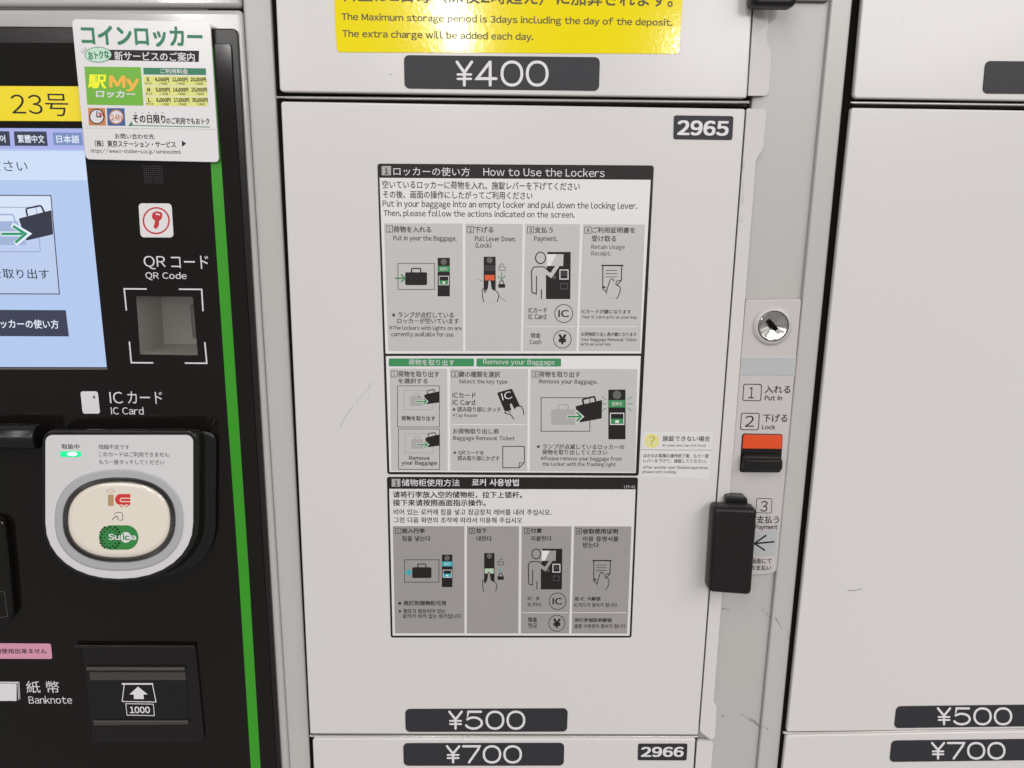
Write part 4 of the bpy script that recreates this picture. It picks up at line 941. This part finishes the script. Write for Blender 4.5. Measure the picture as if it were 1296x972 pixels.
for k in range(n_t):
    hgt = 0.0009 if k % 2 == 0 else 0.0
    for j, (a, b, yy) in enumerate(((258, 190, Y0-0.0016), (266, 198, Y0-0.0030-hgt), (278, 208, Y0-0.0030-hgt), (287, 216, Y0-0.0008))):
        rr[j].append(sup(cu_, cv_, a, b, yy, n_t)[k] if False else None)
rr = []
for (a, b, yy, h_) in ((258, 190, Y0-0.0012, 0), (266, 198, Y0-0.0026, 1), (279, 209, Y0-0.0026, 1), (287, 216, Y0-0.0008, 0)):
    ring = sup(cu_, cv_, a, b, yy, n_t)
    rr.append([(x, y-(0.0010 if (k % 2 == 0 and h_) else 0), z) for k, (x, y, z) in enumerate(ring)])
loft('ridged_ring', rr, 'ridge_dark', reader, cap0=False, cap1=False, smooth=False)
loft('touch_pad', [sup(cu_, cv_, 235, 168, Y0-0.0024), sup(cu_, cv_, 250, 182, Y0-0.0021), sup(cu_, cv_, 259, 191, Y0-0.0010)], 'pad_cream', reader, cap1=False, smooth=True)
R.text('取扱中', 312, 304, 402, 329, 'ink_grey', bold=.006, lay=1)
R.text('残額不足です', 500, 307, 655, 331, 'ink_light', lay=1); R.text('このカードはご利用できません', 500, 344, 856, 369, 'ink_light', lay=1); R.text('もう一度タッチしてください', 502, 383, 831, 408, 'ink_light', lay=1)
led = slab('status_lamp', [R.p(*q) for q in ((305, 340), (411, 340), (412, 369), (306, 369))], Y0-0.0004, 0.0003, 'led_green', reader, r=.0016, bev=0.0001, bseg=1)
RL = Pen(0, 486, 4, Y0-0.0004, reader, 0); RL.disc('lamp_glow', 366, 354, 26, 10, 'led_core', 1)
R8 = Pen(0, 486, 4, Y0-0.0024, reader, 0)
R8.strips('logo_diamond', [([(538, 542), (560, 531), (583, 541), (561, 552)], 2.4, True)], 'logo_tan', 1)
R8.rect('logo_bar', 547, 560, 575, 617, 'logo_tan', 1)
R8.poly('logo_train', round_poly([(600, 557), (660, 557), (660, 612), (600, 612), (583, 598), (583, 572)], [6, 2, 2, 8, 12, 12], 3), 'logo_red', 1)
R8.strips('train_window', [([(661, 578), (614, 578), (608, 588), (614, 595), (661, 595)], 5)], 'pad_cream', 2)
for u in (616, 642): R8.disc('train_wheel', u, 614, 8, 8, 'pad_cream', 2, 16); R8.ring('wheel_rim', u, 614, 7.5, 3, 'logo_red', 3, 16)
R8.strips('wave_symbol', [([(580, 662), (582, 654), (587, 651), (615, 651), (620, 655), (622, 684), (619, 689), (606, 690)], 2.6), ([(568, 688), (578, 676), (588, 669), (593, 670), (596, 678), (599, 690)], 3.4)], 'ink_black', 1)
lg = R8.poly('card_logo', [((639 if math.cos(t) > 0 else 563)+62*math.cos(t), 777+62*math.sin(t)) for t in [2*math.pi*(k+.5)/40 for k in range(40)]], 'logo_green', 1)
chk = []
V, Fc = [], []
for i in range(-5, 6):
    for j in range(-5, 6):
        if (i+j) % 2: continue
        x, y = i/5.2, j/5.2
        d_ = math.sqrt(x*x+y*y)
        if d_ > 0.98: continue
        uu, vv = 557+52*math.sin(x*1.45), 777+58*math.sin(y*1.45)*math.sqrt(max(0.2, 1-0.25*x*x))
        sz = 2.0+6.5*d_ if abs(x) < .9 else 4.5
        for a, b_ in ((-sz, 0), (0, -sz*.9), (sz, 0), (0, sz*.9)):
            X_, Z_ = R8.p(uu+a*.95, vv+b_); V.append((X_, R8.y(2)-0.00001*((i+6) % 3), Z_))
        n_ = len(V); Fc.append((n_-4, n_-3, n_-2, n_-1))
o = link('globe_pattern', V, Fc, 'ink_black', reader); o['kind'] = 'stuff'
R8.disc('logo_dot', 638, 776, 27, 27, 'print_white', 3)
R8.text('Su', 549, 758, 608, 789, 'print_white', bold=.03, lay=4, res=4); R8.text('ic', 622, 758, 656, 790, 'logo_green', bold=.03, lay=4, res=4); R8.text('a', 664, 766, 690, 789, 'print_white', bold=.03, lay=4, res=4)

# ================================================================== SERVICE STICKER on the kiosk
ss = thing('service_sticker', 'white locker service sticker with green headline and price table, top right of the payment machine', 'sticker', (at(187, 115)[0], YG, at(187, 115)[1]))
YY = YG-0.0042
g = [(90.6, 24.0), (265.8, 27.4), (277.2, 205.4), (108.2, 201.6)]
P = quad_at([(g[0]), g[1], g[2], g[3]], YY)
def sticker_y(fx, fz):      # lifts a little towards the top left corner
    return 0.0
Pr = round_poly(P, .0035, 5)
rings = [[(x, YY, z) for x, z in round_poly(offset_poly(P, .0002), .0033, 5)], [(x, YY+0.0002, z) for x, z in Pr], [(x, YG-0.0022, z) for x, z in Pr]]
loft('sticker_sheet', rings, 'sticker_white', ss, smooth=False)
T = Pen(0, 0, 4, YY, ss, 0)
T.text('コインロッカー', 412, 132, 1026, 236, 'ink_darkgreen', bold=.035, lay=1, res=4)
T.poly('black_bar', [(536, 252), (1008, 257), (1006, 314), (532, 304)], 'ink_black', 1); T.text('新サービスのご案内', 580, 263, 986, 309, 'print_white', bold=.015, lay=2)
T.disc('oval_badge', 498, 277, 67, 38, 'pale_green', 2, 36); T.ring('oval_outline', 498, 277, 67, 3, 'ink_darkgreen', 3, 40, rv=38); T.text('おトクな', 447, 258, 553, 298, 'ink_darkgreen', bold=.025, lay=4, rot=5)
T.strips('spark_line', [([(412, 262), (424, 270)], 2.5), ([(418, 248), (430, 262)], 2.5), ([(430, 240), (438, 254)], 2.5)], 'ink_black', 1)
b = T.poly('green_field', [(427, 337), (713, 340), (727, 535), (442, 530)], 'lime', 1)
T.text('駅', 447, 378, 540, 448, 'lime_text', bold=.03, lay=2, shear=.15, parent=b, res=4); T.text('My', 553, 384, 706, 462, 'amber_text', bold=.035, lay=2, shear=.1, parent=b, res=4); T.text('ロッカー', 487, 458, 685, 496, 'print_white', bold=.035, lay=2, shear=.2, parent=b)
b = T.poly('table_header', [(725, 343), (1042, 346), (1044, 380), (727, 377)], 'ink_darkgreen', 1); T.text('ご利用料金', 812, 348, 952, 373, 'print_white', bold=.015, lay=2, parent=b)
for i, (v, rowt, sz) in enumerate(((384, ('4,000円', '11,000円', '20,000円'), 'S'), (436, ('5,000円', '14,000円', '25,000円'), 'M'), (488, ('6,000円', '17,000円', '30,000円'), 'L'))):
    k = i*4
    b = T.poly('price_row', [(727+k, v), (1044+k, v+3), (1048+k, v+51), (731+k, v+48)], 'pale_yellow', 1)
    T.text(sz, 742+k, v+8, 756+k, v+28, 'ink_black', bold=.03, lay=2, parent=b); T.text('サイズ', 733+k, v+32, 768+k, v+44, 'ink_black', bold=.01, lay=2, parent=b)
    for (a0, a1), tx, dd in zip(((784, 856), (872, 950), (965, 1044)), rowt, ('/30日', '/90日', '/180日')):
        T.text(tx, a0+k, v+8, a1+k, v+31, 'ink_black', bold=.03, lay=2, parent=b); T.text(dd, a0+20+k, v+33, a0+62+k, v+46, 'ink_black', bold=.01, lay=2, parent=b)
b = T.poly('clock_tile', [(446, 546), (532, 547), (537, 636), (450, 635)], 'brick_orange', 1); T.disc('clock_face', 491, 590, 36, 36, 'print_white', 2, 30, b); T.ring('clock_rim', 491, 590, 36, 5, 'ink_black', 3, 30, b)
T.strips('clock_hand', [([(491, 562), (491, 592), (515, 592)], 5)], 'ink_black', 3, b); T.text('3h', 497, 568, 524, 590, 'ink_red', bold=.03, lay=4, parent=b)
b = T.poly('blue_tile', [(541, 547), (630, 548), (635, 637), (545, 636)], 'sign_blue', 1); T.disc('badge_face', 589, 592, 36, 36, 'print_white', 2, 30, b); T.ring('badge_rim', 589, 592, 34, 5, 'brick_orange', 3, 30, b); T.text('24h', 562, 578, 616, 610, 'brick_orange', bold=.02, lay=3, parent=b)
T.text('その日限り', 672, 581, 838, 624, 'ink_black', bold=.02, lay=1); T.text('のご利用でもおトク', 842, 596, 1061, 630, 'ink_black', bold=.015, lay=1)
T.strips('emphasis_dots', [([(684+k*34, 571), (689+k*34, 572)], 5) for k in range(5)], 'ink_black', 1)
T.poly('green_rule', [(648, 638), (668, 614), (672, 633), (1063, 641), (1063, 645), (672, 637)], 'ink_darkgreen', 1)
T.strips('thin_rule', [([(434, 648), (1096, 655)], 1.5)], 'ghost_grey', 1)
T.text('お問い合わせ先', 582, 677, 781, 704, 'ink_black', bold=.004, lay=1); T.text('（株）東京ステーション・サービス', 480, 712, 890, 746, 'ink_black', bold=.012, lay=1)
T.poly('pointer', [(921, 711), (943, 727), (921, 743)], 'ink_black', 1); T.text('https://www.t-station-s.co.jp/services.html', 461, 755, 916, 781, 'ink_black', bold=.004, lay=1)
